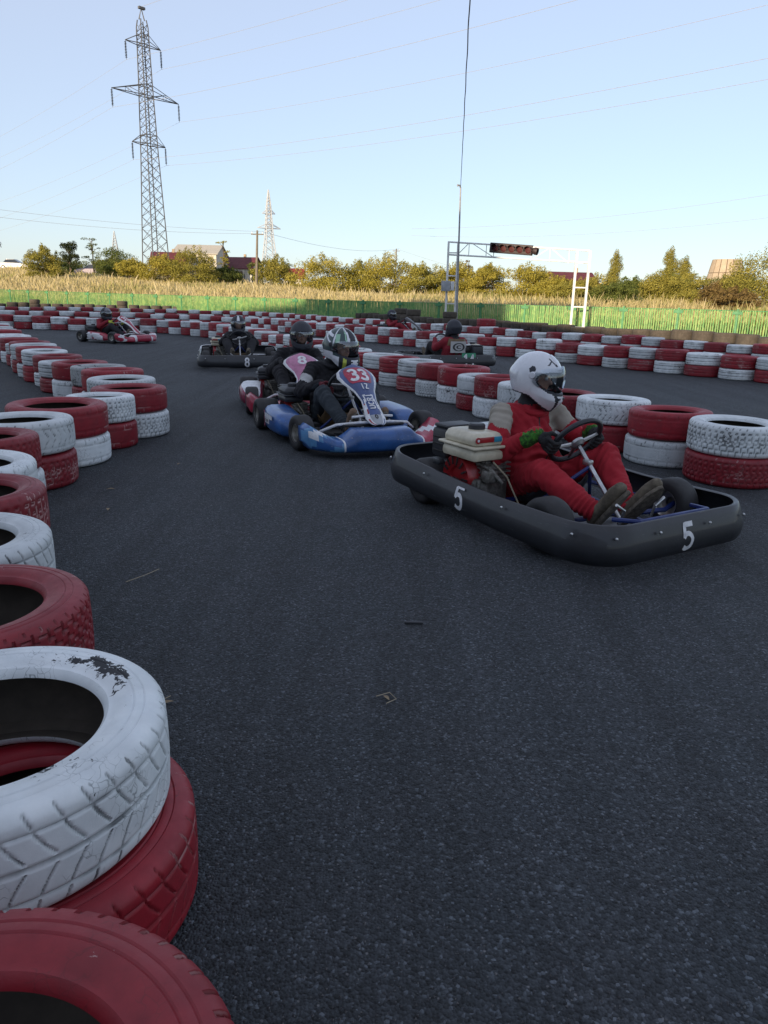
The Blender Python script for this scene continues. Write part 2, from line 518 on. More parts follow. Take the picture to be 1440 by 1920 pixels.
# ---------------------------------------------------------------- tyres
def tyre_mesh(name, pattern, nseg, rows, R=0.31, W=0.20, rin=0.197):
    d = R-rin
    def sym(p): return [(r, W-z) for r, z in reversed(p)]
    if rows >= 16:
        low = [(rin, .15*W), (rin+.002, .10*W), (rin+.010, .055*W), (rin+.020, .05*W), (rin+.026, .025*W), (rin+.045, .004*W), (rin+.052, .001*W), (rin+.055, .011*W), (rin+.058, .0), (rin+.070, .002*W), (rin+.073, .013*W), (rin+.076, .004*W), (rin+.090, .016*W)]
        t0 = .035
    else:
        low = [(rin, .15*W), (rin+.012, .05*W), (rin+.045, .0), (rin+.085, .014*W)]
        t0 = .04
    tread = []
    for i in range(rows):
        t = t0 + (1-2*t0)*i/(rows-1)
        e = abs(t-.5)*2
        # flat crown, rounded shoulders
        rr = R - 0.004*e*e - (0.020*max(0, (e-.74)/.26)**2.0 if e > .74 else 0)
        tread.append((rr, t*W))
    up = sym(low)
    inner = [(rin+.008, .86*W), (rin+.05, .93*W), (R-.035, .88*W), (R-.018, .5*W), (R-.035, .12*W), (rin+.05, .07*W), (rin+.008, .14*W)]
    prof = low+tread+up+inner
    n = len(prof); P = np.array(prof)
    th = np.linspace(0, 2*pi, nseg, endpoint=False)
    TH, IR = np.meshgrid(th, np.arange(n), indexing='ij')
    r = P[IR, 0].copy(); z = P[IR, 1].copy()
    t = z/W
    it = (IR >= len(low)) & (IR < len(low)+rows)
    g = np.zeros_like(r)
    def groove_at(tt, w): return np.clip(1-np.abs(t-tt)/w, 0, 1)
    def frac(x): return x-np.floor(x)
    tri = np.abs(frac(TH*0)-0)  # placeholder for shape
    if pattern == 'rib':
        for c0 in (.24, .41, .59, .76): g = np.maximum(g, groove_at(c0, .022)*1.4)
        lat = frac(TH*60/(2*pi)+t*0.6)
        g = np.maximum(g, ((lat < .10) & ((t < .22) | (t > .78)) & (t > .06) & (t < .94))*0.55)
    elif pattern == 'chevron':
        g = np.maximum(g, groove_at(.5, .020)*1.3)
        g = np.maximum(g, groove_at(.20, .016)*1.1); g = np.maximum(g, groove_at(.80, .016)*1.1)
        q_ = np.abs(t-.5)
        a = frac(TH*42/(2*pi)+q_*3.6-q_*q_*3.0)
        g = np.maximum(g, np.clip(1-np.abs(a-.5)/.075, 0, 1)*((q_ > .04) & (q_ < .29))*1.1)
        b_ = frac(TH*42/(2*pi)+q_*1.6+.3)
        g = np.maximum(g, np.clip(1-np.abs(b_-.5)/.07, 0, 1)*((q_ > .335) & (q_ < .455))*1.0)
    elif pattern == 'block':
        zz = .035*np.where(frac(TH*44/(2*pi)) < .5, 1, -1)
        for c0 in (.18, .36, .5, .64, .82): g = np.maximum(g, np.clip(1-np.abs(t-c0-zz)/.022, 0, 1)*1.3)
        a = frac(TH*44/(2*pi)+np.floor(t*5.5)*.37)
        g = np.maximum(g, ((a < .14) & (t > .05) & (t < .95))*0.85)
    elif pattern == 'lug':
        for c0 in (.30, .5, .70): g = np.maximum(g, groove_at(c0, .020)*1.3)
        a = frac(TH*58/(2*pi))
        g = np.maximum(g, ((a < .22) & ((t < .27) | (t > .73)))*1.25)
        b_ = frac(TH*58/(2*pi)+.5+t*2)
        g = np.maximum(g, ((b_ < .10) & (t > .32) & (t < .68))*0.7)
    elif pattern == 'ribs_only':
        for c0 in (.22, .36, .5, .64, .78): g = np.maximum(g, groove_at(c0, .03)*1.2)
    g = np.clip(g, 0, 1)*it
    depth = 0.0055 if nseg > 100 else 0.006
    e = np.abs(t-.5)*2
    r = r - g*depth*np.where(e > .9, .8, 1)
    if pattern == 'lug': z = z + g*np.where((t > .93), -.006, 0) + g*np.where((t < .07), .006, 0)
    V = np.stack([r*np.cos(TH), r*np.sin(TH), z], -1).reshape(-1, 3)
    i = np.arange(nseg)[:, None]; j = np.arange(n)[None, :]
    i2 = (i+1) % nseg; j2 = (j+1) % n
    F = np.stack([i*n+j, i2*n+j, i2*n+j2, i*n+j2], -1).reshape(-1, 4)
    grv = g.ravel().copy()
    # inside of the casing is bare rubber: painted only on the outside
    inn = (IR >= len(low)+rows+len(low)).ravel()
    mid = np.tile(np.array([1 if (len(low)+rows+len(low)-0 <= q < n-0) else 0 for q in range(n)]), nseg)
    me = np_mesh(name, V, F, [WHITE_T, BLACK_T], True, mid, {'groove': grv})
    if pattern not in ('ribs_only', 'plain'): me.set_sharp_from_angle(angle=R_(38))
    return me

TY = {}
for p in ('rib', 'chevron', 'block', 'lug'):
    TY[('hi', p)] = tyre_mesh('tyre_'+p, p, 616, 44)
    TY[('mid', p)] = tyre_mesh('tyre_mid_'+p, p, 264, 22)
TY[('far', 'ribs')] = tyre_mesh('tyre_far', 'ribs_only', 40, 18)
TY[('far', 'plain')] = tyre_mesh('tyre_far_plain', 'plain', 32, 6)

def px(p):
    """where a world point falls in the photograph (used only to word the labels by neighbours)"""
    v = Vector(p)-cam.location
    w = v.dot(_f)
    if w <= 0.05: return None
    return 720+1390*v.dot(_r)/w, 960-1390*v.dot(_u)/w

def walk(pts, rad, start=None):
    """stack centres at touching distance along a polyline"""
    pts = [Vector((p[0], p[1])) for p in pts]
    out = [(pts[0].x, pts[0].y, rad())]
    seg, pos = 0, pts[0].copy()
    while True:
        r = rad(); need = out[-1][2]+r+0.004
        # advance along the polyline until the straight distance equals need
        c = Vector(out[-1][:2])
        while seg < len(pts)-1:
            b = pts[seg+1]
            if (b-c).length >= need: break
            pos = b.copy(); seg += 1
        if seg >= len(pts)-1: return out
        d = (pts[seg+1]-pos); l = d.length; d.normalize()
        lo, hi = 0.0, l
        for _ in range(30):
            mdt = (lo+hi)/2
            if ((pos+d*mdt)-c).length < need: lo = mdt
            else: hi = mdt
        pos = pos+d*hi
        out.append((pos.x, pos.y, r))

rr = random.Random(11)
def rad(): return rr.uniform(0.275, 0.322)
STACKS = []   # x, y, R, [colour bottom, colour top, ...], row, label extras
def add_stack(x, y, R, cols, row, **k): STACKS.append(dict(x=x, y=y, R=R, cols=cols, row=row, **k))

# near left chain, from the camera to the turn, then away to the left (bottom colour, top colour)
NEAR = [
 (-0.415, 0.472, .31, 'R', 'R', 'lug', 'rib'), (-0.72, 1.19, .32, 'R', 'W', 'chevron', 'rib'), (-1.06, 1.71, .31, 'W', 'R', 'block', 'chevron'), (-1.38, 2.22, .305, 'W', 'W', 'chevron', 'chevron'),
 (-1.65, 2.78, .31, 'W', 'R', 'block', 'rib'), (-1.94, 3.33, .305, 'W', 'W', 'rib', 'block'), (-2.16, 3.89, .295, 'W', 'R', 'block', 'rib'), (-2.24, 4.49, .31, 'R', 'W', 'chevron', 'block'),
 (-2.30, 5.15, .34, 'W', 'R', 'rib', 'rib'), (-2.22, 5.75, .26, 'R', 'W', 'block', 'rib'), (-2.17, 6.28, .31, 'W', 'R', 'rib', 'block'),
 (-2.47, 6.96, .31, 'R', 'W', 'block', 'rib'), (-2.76, 7.52, .31, 'W', 'R', 'rib', 'rib'), (-3.08, 8.03, .295, 'R', 'G', 'chevron', 'block'), (-3.48, 8.50, .31, 'W', 'R', 'rib', 'rib'), (-3.85, 9.0, .31, 'R', 'W', 'rib', 'chevron'), (-4.17, 9.53, .30, 'W', 'R', 'rib', 'block')]
for i, (x, y, R, b, t, pt, pb) in enumerate(NEAR):
    add_stack(x, y, R, [b, t], 'near left chain', i=i, pt=pt, pb=pb)
w = walk([(-4.55, 10.02), (-5.0, 10.75), (-5.6, 11.8), (-6.6, 13.3), (-8.3, 16.2), (-9.6, 18.6)], rad)
for i, (x, y, R) in enumerate(w): add_stack(x, y, R, ['R', 'W'] if i % 2 == 0 else ['W', 'R'], 'near left chain', i=i+len(NEAR))
# middle chain beside the white-helmet driver, then round the back of the hairpin to the left
MID = [
 (2.80, 4.57, .305, 'W', 'W'), (2.40, 5.05, .31, 'R', 'W'), (2.16, 5.64, .31, 'W', 'R'), (1.88, 6.21, .31, 'R', 'W'), (1.60, 6.74, .295, 'W', 'R'), (1.36, 7.23, .30, 'R', 'W'), (1.20, 7.76, .30, 'W', 'R'), (1.08, 8.32, .305, 'R', 'W'),
 (0.90, 8.87, .31, 'W', 'R'), (0.64, 9.40, .285, 'W', 'R'), (0.43, 9.97, .31, 'R', 'W'), (0.17, 10.49, .29, 'W', 'R'), (-0.06, 11.05, .31, 'R', 'W'), (-0.31, 11.58, .29, 'W', 'R'), (-0.55, 12.14, .30, 'R', 'W')]
for i, (x, y, R, b, t) in enumerate(MID): add_stack(x, y, R, [b, t], 'middle chain', i=i)
w = walk([(-.76, 12.72), (-.93, 13.1), (-1.35, 14.2), (-2.1, 16.0), (-2.75, 17.4), (-3.4, 18.9), (-4.5, 21.0), (-5.8, 22.7), (-7, 23.7), (-8.2, 23.7), (-11, 24.15), (-14.2, 24.3)], rad)
for i, (x, y, R) in enumerate(w): add_stack(x, y, R, ['W', 'R'] if i % 2 == 0 else ['R', 'W'], 'middle chain', i=i+len(MID))
# second barrier across the back track
w = walk([(7.35, 10.75), (5.75, 12.85), (5.05, 13.65), (4.35, 14.6), (3.8, 15.5), (2.9, 16.75), (2.15, 17.5), (.9, 19.5), (0, 20.8), (-.6, 21.6), (-2.1, 24.0), (-4.1, 27.3), (-5.1, 28.9), (-8.2, 30.8), (-14.4, 30.8), (-18.2, 30.2)], rad)
for i, (x, y, R) in enumerate(w): add_stack(x, y, R, ['W', 'R'] if i % 2 == 0 else ['R', 'W'], 'second barrier', i=i)
# third barrier
w = walk([(9.3, 14.9), (7.75, 17.0), (6.3, 19.3), (4.9, 20.9), (2.75, 24.3), (1.1, 26.6), (-2.4, 33), (-4.5, 36.7), (-8.5, 41), (-13, 41.3), (-18, 39.5), (-23.5, 38)], rad)
for i, (x, y, R) in enumerate(w): add_stack(x, y, R, ['R', 'W'] if i % 2 == 0 else ['W', 'R'], 'third barrier', i=i)
add_stack(3.3, 25.9, .33, ['W', 'R', 'R'], 'third barrier', i=-1)
# unpainted tyres along the fence
w = walk([(10.9, 17.0), (9.35, 19.1), (7.3, 21.7), (5.1, 24.9), (3.6, 28.7), (1.6, 32.3), (-.6, 37), (-3.5, 41.5), (-7.1, 45), (-13, 45.2), (-19, 43.6), (-25.5, 42)], rad)
for i, (x, y, R) in enumerate(w): add_stack(x, y, R, ['B', 'B'] + (['B'] if rr.random() < .09 else []), 'fence row', i=i)

NUMW = 'nearest second third fourth fifth sixth seventh eighth ninth tenth eleventh twelfth'.split()
def ordi(n):
    base = 'first second third fourth fifth sixth seventh eighth ninth tenth eleventh twelfth thirteenth fourteenth fifteenth sixteenth seventeenth eighteenth nineteenth twentieth'.split()
    if n < 20: return base[n]
    t, u = divmod(n+1, 10)
    if u == 0: return {3: 'thirtieth', 4: 'fortieth', 5: 'fiftieth'}.get(t, 'last')
    return {2: 'twenty', 3: 'thirty', 4: 'forty', 5: 'fifty'}.get(t, 'sixty')+'-'+base[u-1]

NEARLAB = {
 (0, 1): 'big dark red tyre with lugged tread cropped by the bottom corner of the photo',
 (0, 0): 'red tyre hidden beneath the lugged red tyre in the bottom corner',
 (1, 1): 'huge white tyre with chipped black sidewall, closest white tyre to the camera',
 (1, 0): 'glossy red tyre under the huge white tyre with the chipped sidewall',
 (2, 1): 'glossy red tyre with open hole just behind the huge white tyre',
 (2, 0): 'white tyre beneath the glossy red tyre with the open hole',
 (3, 1): 'white tyre with shoulder grooves, upper of two whites behind the glossy red tyre',
 (3, 0): 'white tyre poking out below the other white, behind the glossy red tyre',
 (4, 1): 'red tyre with flaking pale specks between two white tyres at left edge',
 (4, 0): 'white tyre under the red tyre with flaking pale specks, left edge',
 (5, 1): 'plain white tyre, upper one beside the red tyre marked with pale dashes',
 (5, 0): 'white tyre, lower one beside the red tyre marked with pale dashes',
 (6, 1): 'pinkish red tyre barely showing at left edge behind the plain white tyre',
 (6, 0): 'white tyre under the pinkish red one at the left edge',
 (7, 1): 'white tyre with chevron tread on top of the red tyre with pale dashes',
 (7, 0): 'red tyre with pale scratched dashes in its tread, under the chevron white tyre',
 (8, 1): 'wide ribbed red tyre on top, largest red one at the bend of the left chain',
 (8, 0): 'ribbed white tyre under the wide ribbed red tyre at the bend',
 (9, 1): 'white tyre wedged between two red top tyres at the tip of the left chain',
 (9, 0): 'red ribbed tyre wedged between two white bottom tyres at the left chain tip',
 (10, 1): 'red top tyre at the very tip of the left chain bend',
 (10, 0): 'white block-tread tyre with a black scuff at the very tip of the left bend',
 (13, 1): 'greyish dirty white tyre on top behind the left chain bend'}
MIDLAB = {
 (0, 1): 'white upper tyre cut off by the right edge beside the nearest kart',
 (0, 0): 'white lower tyre cut off by the right edge beside the nearest kart',
 (1, 1): 'white cracked tyre on the scratched red one at the right edge',
 (1, 0): 'red tyre with pale ladder-like scratches at the right edge',
 (2, 1): 'wide red tyre on top, directly left of the cracked white tyre',
 (2, 0): 'white bottom tyre directly left of the scratched red tyre',
 (3, 1): 'big white tyre just right of the steering wheel of the red-suited driver',
 (3, 0): 'red tyre just behind the steering wheel of the red-suited driver',
 (4, 1): 'red top tyre peeking out right of the white helmet',
 (4, 0): 'white tyre mostly hidden behind the red-suited driver',
 (5, 1): 'white tyre with worn shoulder directly left of the white helmet',
 (5, 0): 'red tyre directly left of the red-suited driver shoulder'}

LAND = [('gantry left foot', 838), ('gantry right foot', 1085), ('white helmet', 1010), ('green plate', 866), ('black kart', 437), ('red and white kart', 222), ('striped helmet', 640), ('left edge', 0), ('right edge', 1440)]
ROWNAME = {'near left chain': 'near left chain', 'middle chain': 'hairpin chain', 'second barrier': 'second barrier', 'third barrier': 'third barrier', 'fence row': 'unpainted row'}
cands = []
for s in STACKS:
    q = px((s['x'], s['y'], .2))
    s['sx'] = q[0] if q else -9999
    s['sy'] = q[1] if q else 9999
    dist = math.hypot(s['x'], s['y'])
    s['dist'] = dist
    scale_px = 1390/dist*.62
    s['vis'] = q is not None and (-scale_px*.6 < q[0] < 1440+scale_px*.6)
for row in ROWNAME:
    vis = [s for s in STACKS if s['row'] == row and s['vis']]
    # count stacks outwards from the nearest landmark along the row
    order = sorted(vis, key=lambda s: s['i'])
    for s in vis:
        best = None
        for nm, lx in LAND:
            side = 'right' if s['sx'] >= lx else 'left'
            between = [t for t in order if ((lx <= t['sx'] <= s['sx']) if side == 'right' else (s['sx'] <= t['sx'] < lx))]
            n = len(between)-1
            if best is None or n < best[0]: best = (n, side, nm)
        s['lm'] = best
STACKS.sort(key=lambda s: s['dist'])
MATC = {'W': WHITE_T, 'R': RED_T, 'B': BLACK_T, 'G': None}
GREY_T = tyre_paint('greyed_white_tyre_paint', (0.42, 0.44, 0.44), (0.33, 0.35, 0.35), (0.07, 0.08, 0.085), (0.03, 0.033, 0.036), 0.60, 0.6)
MATC['G'] = GREY_T
CNAME = {'W': 'white', 'R': 'red', 'B': 'black', 'G': 'grey'}
count = 0
rest = MB(); restm = {'W': 0, 'R': 1, 'B': 2, 'G': 0}
restV, restF, restM, nrest, voff = [], [], [], 0, 0
def me_arrays(me):
    v = np.empty(len(me.vertices)*3, np.float32); me.vertices.foreach_get('co', v)
    f = np.empty(len(me.loops), np.int32); me.loops.foreach_get('vertex_index', f)
    return v.reshape(-1, 3), f.reshape(-1, 4)
farV, farF = me_arrays(TY[('far', 'plain')])
PAT = ['rib', 'chevron', 'block', 'rib']
used_labels = set()
for s in STACKS:
    if not s['vis']: continue
    z = 0.0
    for lay, c in enumerate(s['cols']):
        Rt = s['R'] - (0 if lay == 0 else rr.uniform(0, .012))
        W = 0.20*(rr.uniform(.95, 1.06) if s['dist'] < 7.5 else rr.uniform(.86, 1.10))
        if s['row'] == 'near left chain' and s['i'] < 3: W = .20
        if s['row'] == 'fence row': W *= 1.28
        if s['row'] == 'near left chain' and s['i'] < 4: Rt = s['R']
        k = Rt/.31
        slack = s['R']-Rt
        a = rr.uniform(0, 6.28)
        ox, oy = slack*cos(a), slack*sin(a)
        if s['row'] == 'near left chain' and s['i'] == 1 and lay == 0: ox, oy = .05, -.015
        rz = rr.uniform(0, 6.28)
        if count < 300:
            d = s['dist']
            if d < 3.2: lod = 'hi'
            elif d < 9.5: lod = 'mid'
            else: lod = 'far'
            pat = rr.choice(PAT)
            if 'pt' in s: pat = s['pt'] if lay else s['pb']
            if s['row'] == 'near left chain' and s['i'] == 0: pat = 'lug'
            if s['row'] == 'near left chain' and s['i'] == 1: pat = 'chevron'; 
            me = TY[(lod, pat)] if lod != 'far' else TY[('far', 'ribs')]
            o = bpy.data.objects.new('tyre', me); col.objects.link(o)
            o.location = (s['x']+ox, s['y']+oy, z); tl = 0 if s['dist'] < 1.5 else (.020 if lay else .005)
            o.rotation_euler = (rr.uniform(-tl, tl), rr.uniform(-tl, tl), rz); o.scale = (k, k, W/.20)
            mt = MATC[c]
            if s['row'] == 'near left chain' and s['i'] == 1 and lay == 1:
                mt = WHITE_S; o.rotation_euler = (0, 0, 0.05)
            o.material_slots[0].link = 'OBJECT'; o.material_slots[0].material = mt
            lab = None
            if s['row'] == 'near left chain': lab = NEARLAB.get((s['i'], lay))
            if s['row'] == 'middle chain': lab = MIDLAB.get((s['i'], lay))
            if lab is None:
                n, side, nm = s['lm']
                ly = ('lower', 'upper', 'topmost')[lay]
                where = 'in line with' if False else ''
                lab = '%s %s tyre, %s stack %s of the %s, %s' % (ly, CNAME[c], ordi(n), side, nm, ROWNAME[s['row']])
            tag(o, lab, 'tyre', {'near left chain': 'tyres stacked along the near left side', 'middle chain': 'tyres stacked round the hairpin', 'second barrier': 'tyres of the second barrier', 'third barrier': 'tyres of the third barrier', 'fence row': 'unpainted tyres along the fence'}[s['row']])
            count += 1
        else:
            ca, sa = cos(rz), sin(rz)
            v = farV*np.array([k, k, W/.20], np.float32)
            v = np.stack([v[:, 0]*ca-v[:, 1]*sa+s['x']+ox, v[:, 0]*sa+v[:, 1]*ca+s['y']+oy, v[:, 2]+z], 1)
            restV.append(v); restF.append(farF+voff); voff += len(v)
            restM.append(np.full(len(farF), restm[c])); nrest += 1
        z += W+0.001
if restV:
    me = np_mesh('far_tyres', np.concatenate(restV), np.concatenate(restF), [WHITE_T, RED_T, BLACK_T], True, np.concatenate(restM), {'groove': np.zeros(voff)})
    o = link('distant_tyre_stacks', me)
    tag(o, 'far red, white and unpainted tyres stacked in rows before the green fence', 'tyres', kind='stuff')
print('tyres', count, 'rest', nrest)
# ---------------------------------------------------------------- unseen shade casters behind the camera, shaped to fit the shadow edges
PLASTER = pmat('plaster_wall', (0.42, 0.40, 0.36), 0.9, scale=1.5, bs=0.2, bscale=20)
ROOF_SHEET = pmat('maroon_roof_sheet', (0.13, 0.022, 0.028), 0.6, c2=(0.09, 0.018, 0.022), scale=2)
GLASS = pmat('window_glass', (0.03, 0.035, 0.04), 0.08, scale=2, spec=0.8)
BRICK_T = pmat('tan_wall', (0.40, 0.31, 0.20), 0.9, scale=2, bs=0.2, bscale=30)
WHITE_W = pmat('white_wall', (0.62, 0.58, 0.50), 0.85, scale=1.2)

def unseen_caster(label, x0, x1, y0, y1, hl, hr, cat='building'):
    """unseen shade caster, a plain hall form whose eaves rise or fall from left to right"""
    r = empty('shade_caster', ((x0+x1)/2, (y0+y1)/2, 0))
    w, d = (x1-x0)/2, (y1-y0)/2
    b = MB()
    vs = [(-w, -d, 0), (w, -d, 0), (w, d, 0), (-w, d, 0), (-w, -d, hl), (w, -d, hr), (w, d, hr), (-w, d, hl)]
    b.add(vs, [(0, 3, 2, 1), (4, 5, 6, 7), (0, 1, 5, 4), (1, 2, 6, 5), (2, 3, 7, 6), (3, 0, 4, 7)])
    b.build('wall', PLASTER, r, False)
    rb = MB()
    vs = [(-w-.1, -d-.1, hl+.005), (w+.1, -d-.1, hr+.005), (w+.1, d+.1, hr+.005), (-w-.1, d+.1, hl+.005), (-w-.1, -d-.1, hl+.16), (w+.1, -d-.1, hr+.16), (w+.1, d+.1, hr+.16), (-w-.1, d+.1, hl+.16)]
    rb.add(vs, [(0, 3, 2, 1), (4, 5, 6, 7), (0, 1, 5, 4), (1, 2, 6, 5), (2, 3, 7, 6), (3, 0, 4, 7)])
    rb.build('roof', ROOF_SHEET, r, False)
    n = max(1, int((x1-x0)/4.0))
    for k in range(n):
        cx = -w+(k+.5)*(2*w/n)
        f = MB().box((cx, d+.02, 1.9), (1.5, .07, 1.4)).build('window', WHITE_W, r, False)
        MB().box((cx, d+.05, 1.9), (1.3, .05, 1.2)).build('pane', GLASS, f, False)
    tag(r, label, cat)
    return r
unseen_caster('unseen long flat-roofed shade caster standing behind the photographer, far left', -72, -33.4, -14, -10, 12.3, 11.9)
unseen_caster('unseen tall shade-casting block standing behind the photographer', -33.2, -21.9, -13, -10, 15.0, 14.4)
unseen_caster('unseen lower shade caster whose roof falls away to the right, behind the photographer', -21.8, 4, -13, -10, 9.9, 3.4)

# ---------------------------------------------------------------- green picket fence
GREEN_P = pmat('green_fence_paint', (0.22, 0.35, 0.10), 0.6, c2=(0.09, 0.23, 0.07), scale=5)
GREEN_D = pmat('green_post_paint', (0.07, 0.25, 0.10), 0.55, c2=(0.05, 0.19, 0.08), scale=5)
fr = empty('picket_fence', (0, 0, 0))
tag(fr, 'long low green picket fence between the tyre rows and the dry field', 'fence')
fd = (FB-FA)/np.hypot(*(FB-FA)); FL = float(np.hypot(*(FB-FA)))
fang = math.atan2(fd[1], fd[0])
FH = lambda s: float(np.interp(s, [0, 15, 34, FL], [1.27, 1.17, 1.10, 1.10]))
panel = 2.12
npan = int(FL/panel)
post_m = MB().box((0, 0, 0.5), (.07, .07, 1.0)).mesh('fence_post', GREEN_D)
pick_m = MB().box((0, 0, 0.5), (.066, .012, 1.0)).mesh('fence_picket', GREEN_P)
flap_m = MB().box((0, 0, 0), (.34, .014, .11)).mesh('fence_plate', GREEN_D)
rails = []
picks = []
for k in range(npan+1):
    s = k*panel
    p = FA+fd*s
    o = link('post', post_m, fr, (p[0], p[1], -0.03), (0, 0, fang)); o.scale = (1, 1, FH(s)+.05)
    if k < npan:
        q = FA+fd*(s+panel)
        rb = MB()
        nx, ny = -fd[1], fd[0]
        for zz in (.14, FH(s+1)-.05):
            a = Vector((p[0]+fd[0]*.04+nx*.035, p[1]+fd[1]*.04+ny*.035, zz)); c = Vector((q[0]-fd[0]*.04+nx*.035, q[1]-fd[1]*.04+ny*.035, zz))
            rb.tube([a, c], .02, 4)
        rb.build('rail', GREEN_D, fr, False)
        o = link('plate', flap_m, fr, (p[0]-nx*.05, p[1]-ny*.05, FH(s)-.13), (0, 0, fang))
        n = 23
        for j in range(n):
            ss = s+.075+(panel-.15)*j/(n-1)
            c = FA+fd*ss
            sxp = px((c[0], c[1], .6)); sxp = sxp[0] if sxp else 0
            wk = float(np.interp(sxp, [100, 160, 420, 560, 620, 780, 800, 940, 980, 1440], [.5, .75, .95, 1.05, 1.3, 1.25, .85, .85, 1.05, .72]))*rr.uniform(.8, 1.15)
            picks.append((c[0], c[1], FH(ss)-.03+rr.uniform(-.012, .012), fang+rr.uniform(-.15, .15), rr.uniform(-.014, .014), wk))
picks = [p for p in picks if -0.60 < p[0]/p[1] < 0.60]
picks.sort(key=lambda p: math.hypot(p[0], p[1]))
for p in picks[:300]:
    o = link('picket', pick_m, fr, (p[0], p[1], -0.01), (0, p[4], p[3])); o.scale = (p[5], 1, p[2])
mb = MB()
for p in picks[300:]:
    mb.box((p[0], p[1], p[2]/2), (.066*p[5], .012, p[2]), Matrix.Rotation(p[3], 3, 'Z') @ Matrix.Rotation(p[4], 3, 'Y'))
o = mb.build('far_pickets', GREEN_P, fr, False); tag(o, kind='stuff')

# ---------------------------------------------------------------- start gantry with lights
GWHITE = pmat('white_gantry_paint', (0.78, 0.78, 0.77), 0.4, c2=(0.62, 0.62, 0.61), scale=6)
g = empty('start_gantry', (2.72, 34.0, 0)); tag(g, 'white tubular start gantry spanning the track in front of the fence', 'gantry')
GL = Vector((0, 0, 0)); GR = Vector((4.98, -2.7, 0)); hL, hR = 3.62, 3.20
ux = GR.normalized()
def gp(s, z):
    p = GL.lerp(GR, s); return Vector((p.x, p.y, z))
for s, h in ((0, hL), (1, hR)):
    w = .045 if s == 0 else .052
    for k, sgn in ((0, -1), (1, 1)):
        MB().box((gp(s, 0)+ux*sgn*w*5 + Vector((0, 0, h/2 + (0 if k else -.18)*0))), (.085, .085, h)).build('post', GWHITE, g, False)
    for z in (1.05, h-.45, h-1.4):
        MB().box(gp(s, 0)+Vector((0, 0, z)), (w*10-.09, .05, .05)).build('rung', GWHITE, g, False)
MB().box(gp(1, .12), (.95, .7, .30)).build('footing', pmat('pale_concrete', (0.5, 0.47, 0.42), 0.9, bs=.3), g, False)
MB().box(gp(0, .08), (.7, .5, .2)).build('footing', MATS['pale_concrete'], g, False)
MB().tube([gp(-.045, hL), gp(1.045, hR)], .035, 6).build('top_chord', GWHITE, g)
MB().tube([gp(-.045, hL-.52), gp(1.045, hR-.45)], .035, 6).build('bottom_chord', GWHITE, g)
ss = [.04, .13, .27, .33, .62, .76, .9, .96]
for i, s in enumerate(ss):
    zt = hL+(hR-hL)*s; zb = zt-.50
    MB().tube([gp(s, zb), gp(s, zt)], .018, 5).build('strut', GWHITE, g)
for s0, z0, s1, z1 in ((.04, -.5, .13, 0), (.15, 0, .33, -.5), (.62, -.5, .75, 0), (.77, 0, .9, -.5)):
    MB().tube([gp(s0, hL+(hR-hL)*s0+z0), gp(s1, hL+(hR-hL)*s1+z1)], .018, 5).build('brace', GWHITE, g)
# light box
DARKBOX = pmat('dark_lamp_housing', (0.035, 0.022, 0.022), 0.5, scale=5)
LENS = pmat('unlit_red_lens', (0.06, 0.005, 0.007), 0.55, scale=12, spec=0.3)
sl = empty('start_light_panel', gp(.465, hL-.08)+Vector((2.72, 34.0, -.24)), math.atan2(ux.y, ux.x)); sl.rotation_euler = (0, math.atan((hL-hR)/5.66), math.atan2(ux.y, ux.x))
tag(sl, 'dark row of unlit red start lamps hung on the white gantry', 'traffic light')
MB().rbox((0, 0, 0), (1.86, .20, .40), .03).build('housing', DARKBOX, sl)
for k in range(5):
    x = -.66+k*.36
    MB().lathe([(.001, -.01), (.08, 0.0), (.13, -.02), (.13, -.06)], (x, -.13, -.01), (0, -1, 0), 16).build('lens', LENS, sl)
    vv = MB()
    vs = []; fs = []
    for i in range(13):
        a = pi*(-.12)+i*pi*1.24/12
        for rad_, yy in ((.16, -.10), (.165, -.32 if 2 < i < 10 else -.2), (.15, -.32 if 2 < i < 10 else -.2), (.145, -.10)):
            vs.append((x+rad_*cos(a), yy, -.01+rad_*sin(a)))
    for i in range(12):
        for j in range(4): fs.append((i*4+j, i*4+(j+1) % 4, i*4+4+(j+1) % 4, i*4+4+j))
    vv.add(vs, fs); vv.build('visor', DARKBOX, sl)
MB().lathe([(.001, .0), (.12, .02), (.15, .1), (.15, .22)], (.93, 0, .0), (1, 0, -.1), 14).build('end_lamp', DARKBOX, sl)
GREYBOX = pmat('grey_cabinet_paint', (0.35, 0.37, 0.40), 0.5)
cb = empty('junction_box', (2.58, 33.86, 1.78)); tag(cb, 'grey electrical cabinet strapped to the left gantry post', 'junction box')
MB().rbox((-.12, 0, 0), (.38, .2, .44), .02).build('cabinet', GREYBOX, cb)
MB().rbox((.17, 0, .01), (.17, .16, .38), .02).build('side_box', WHITE_P, cb)
# lamp pole with its cable
lp = empty('lamp_pole', (2.98, 33.6, 0)); tag(lp, 'slim grey pole with a small lamp head beside the left gantry post', 'lamp pole')
POLE_G = pmat('grey_pole_paint', (0.30, 0.30, 0.31), 0.5)
MB().tube([(0, 0, 0), (-.05, 0, 2.9), (-.10, 0, 5.75)], [.05, .04, .03], 8).build('pole', POLE_G, lp)
MB().tube([(-.10, 0, 5.7), (-.15, -.05, 5.82), (-.24, -.1, 5.8)], [.02, .03, .05], 8).build('lamp_head', POLE_G, lp)
def cable(name, pts, r, label, sag=0, mat=None, cat='cable', seg=5, group=None, n=24):
    mb = MB(); P = [Vector(p) for p in pts]; path = []
    if len(P) == 2:
        for i in range(n+1):
            t = i/n; q = P[0].lerp(P[1], t); q.z -= 4*sag*t*(1-t); path.append(q)
    else: path = P
    mb.tube(path, r, seg)
    o = mb.build(name, mat or CABLE, None); tag(o, label, cat, group)
    return o
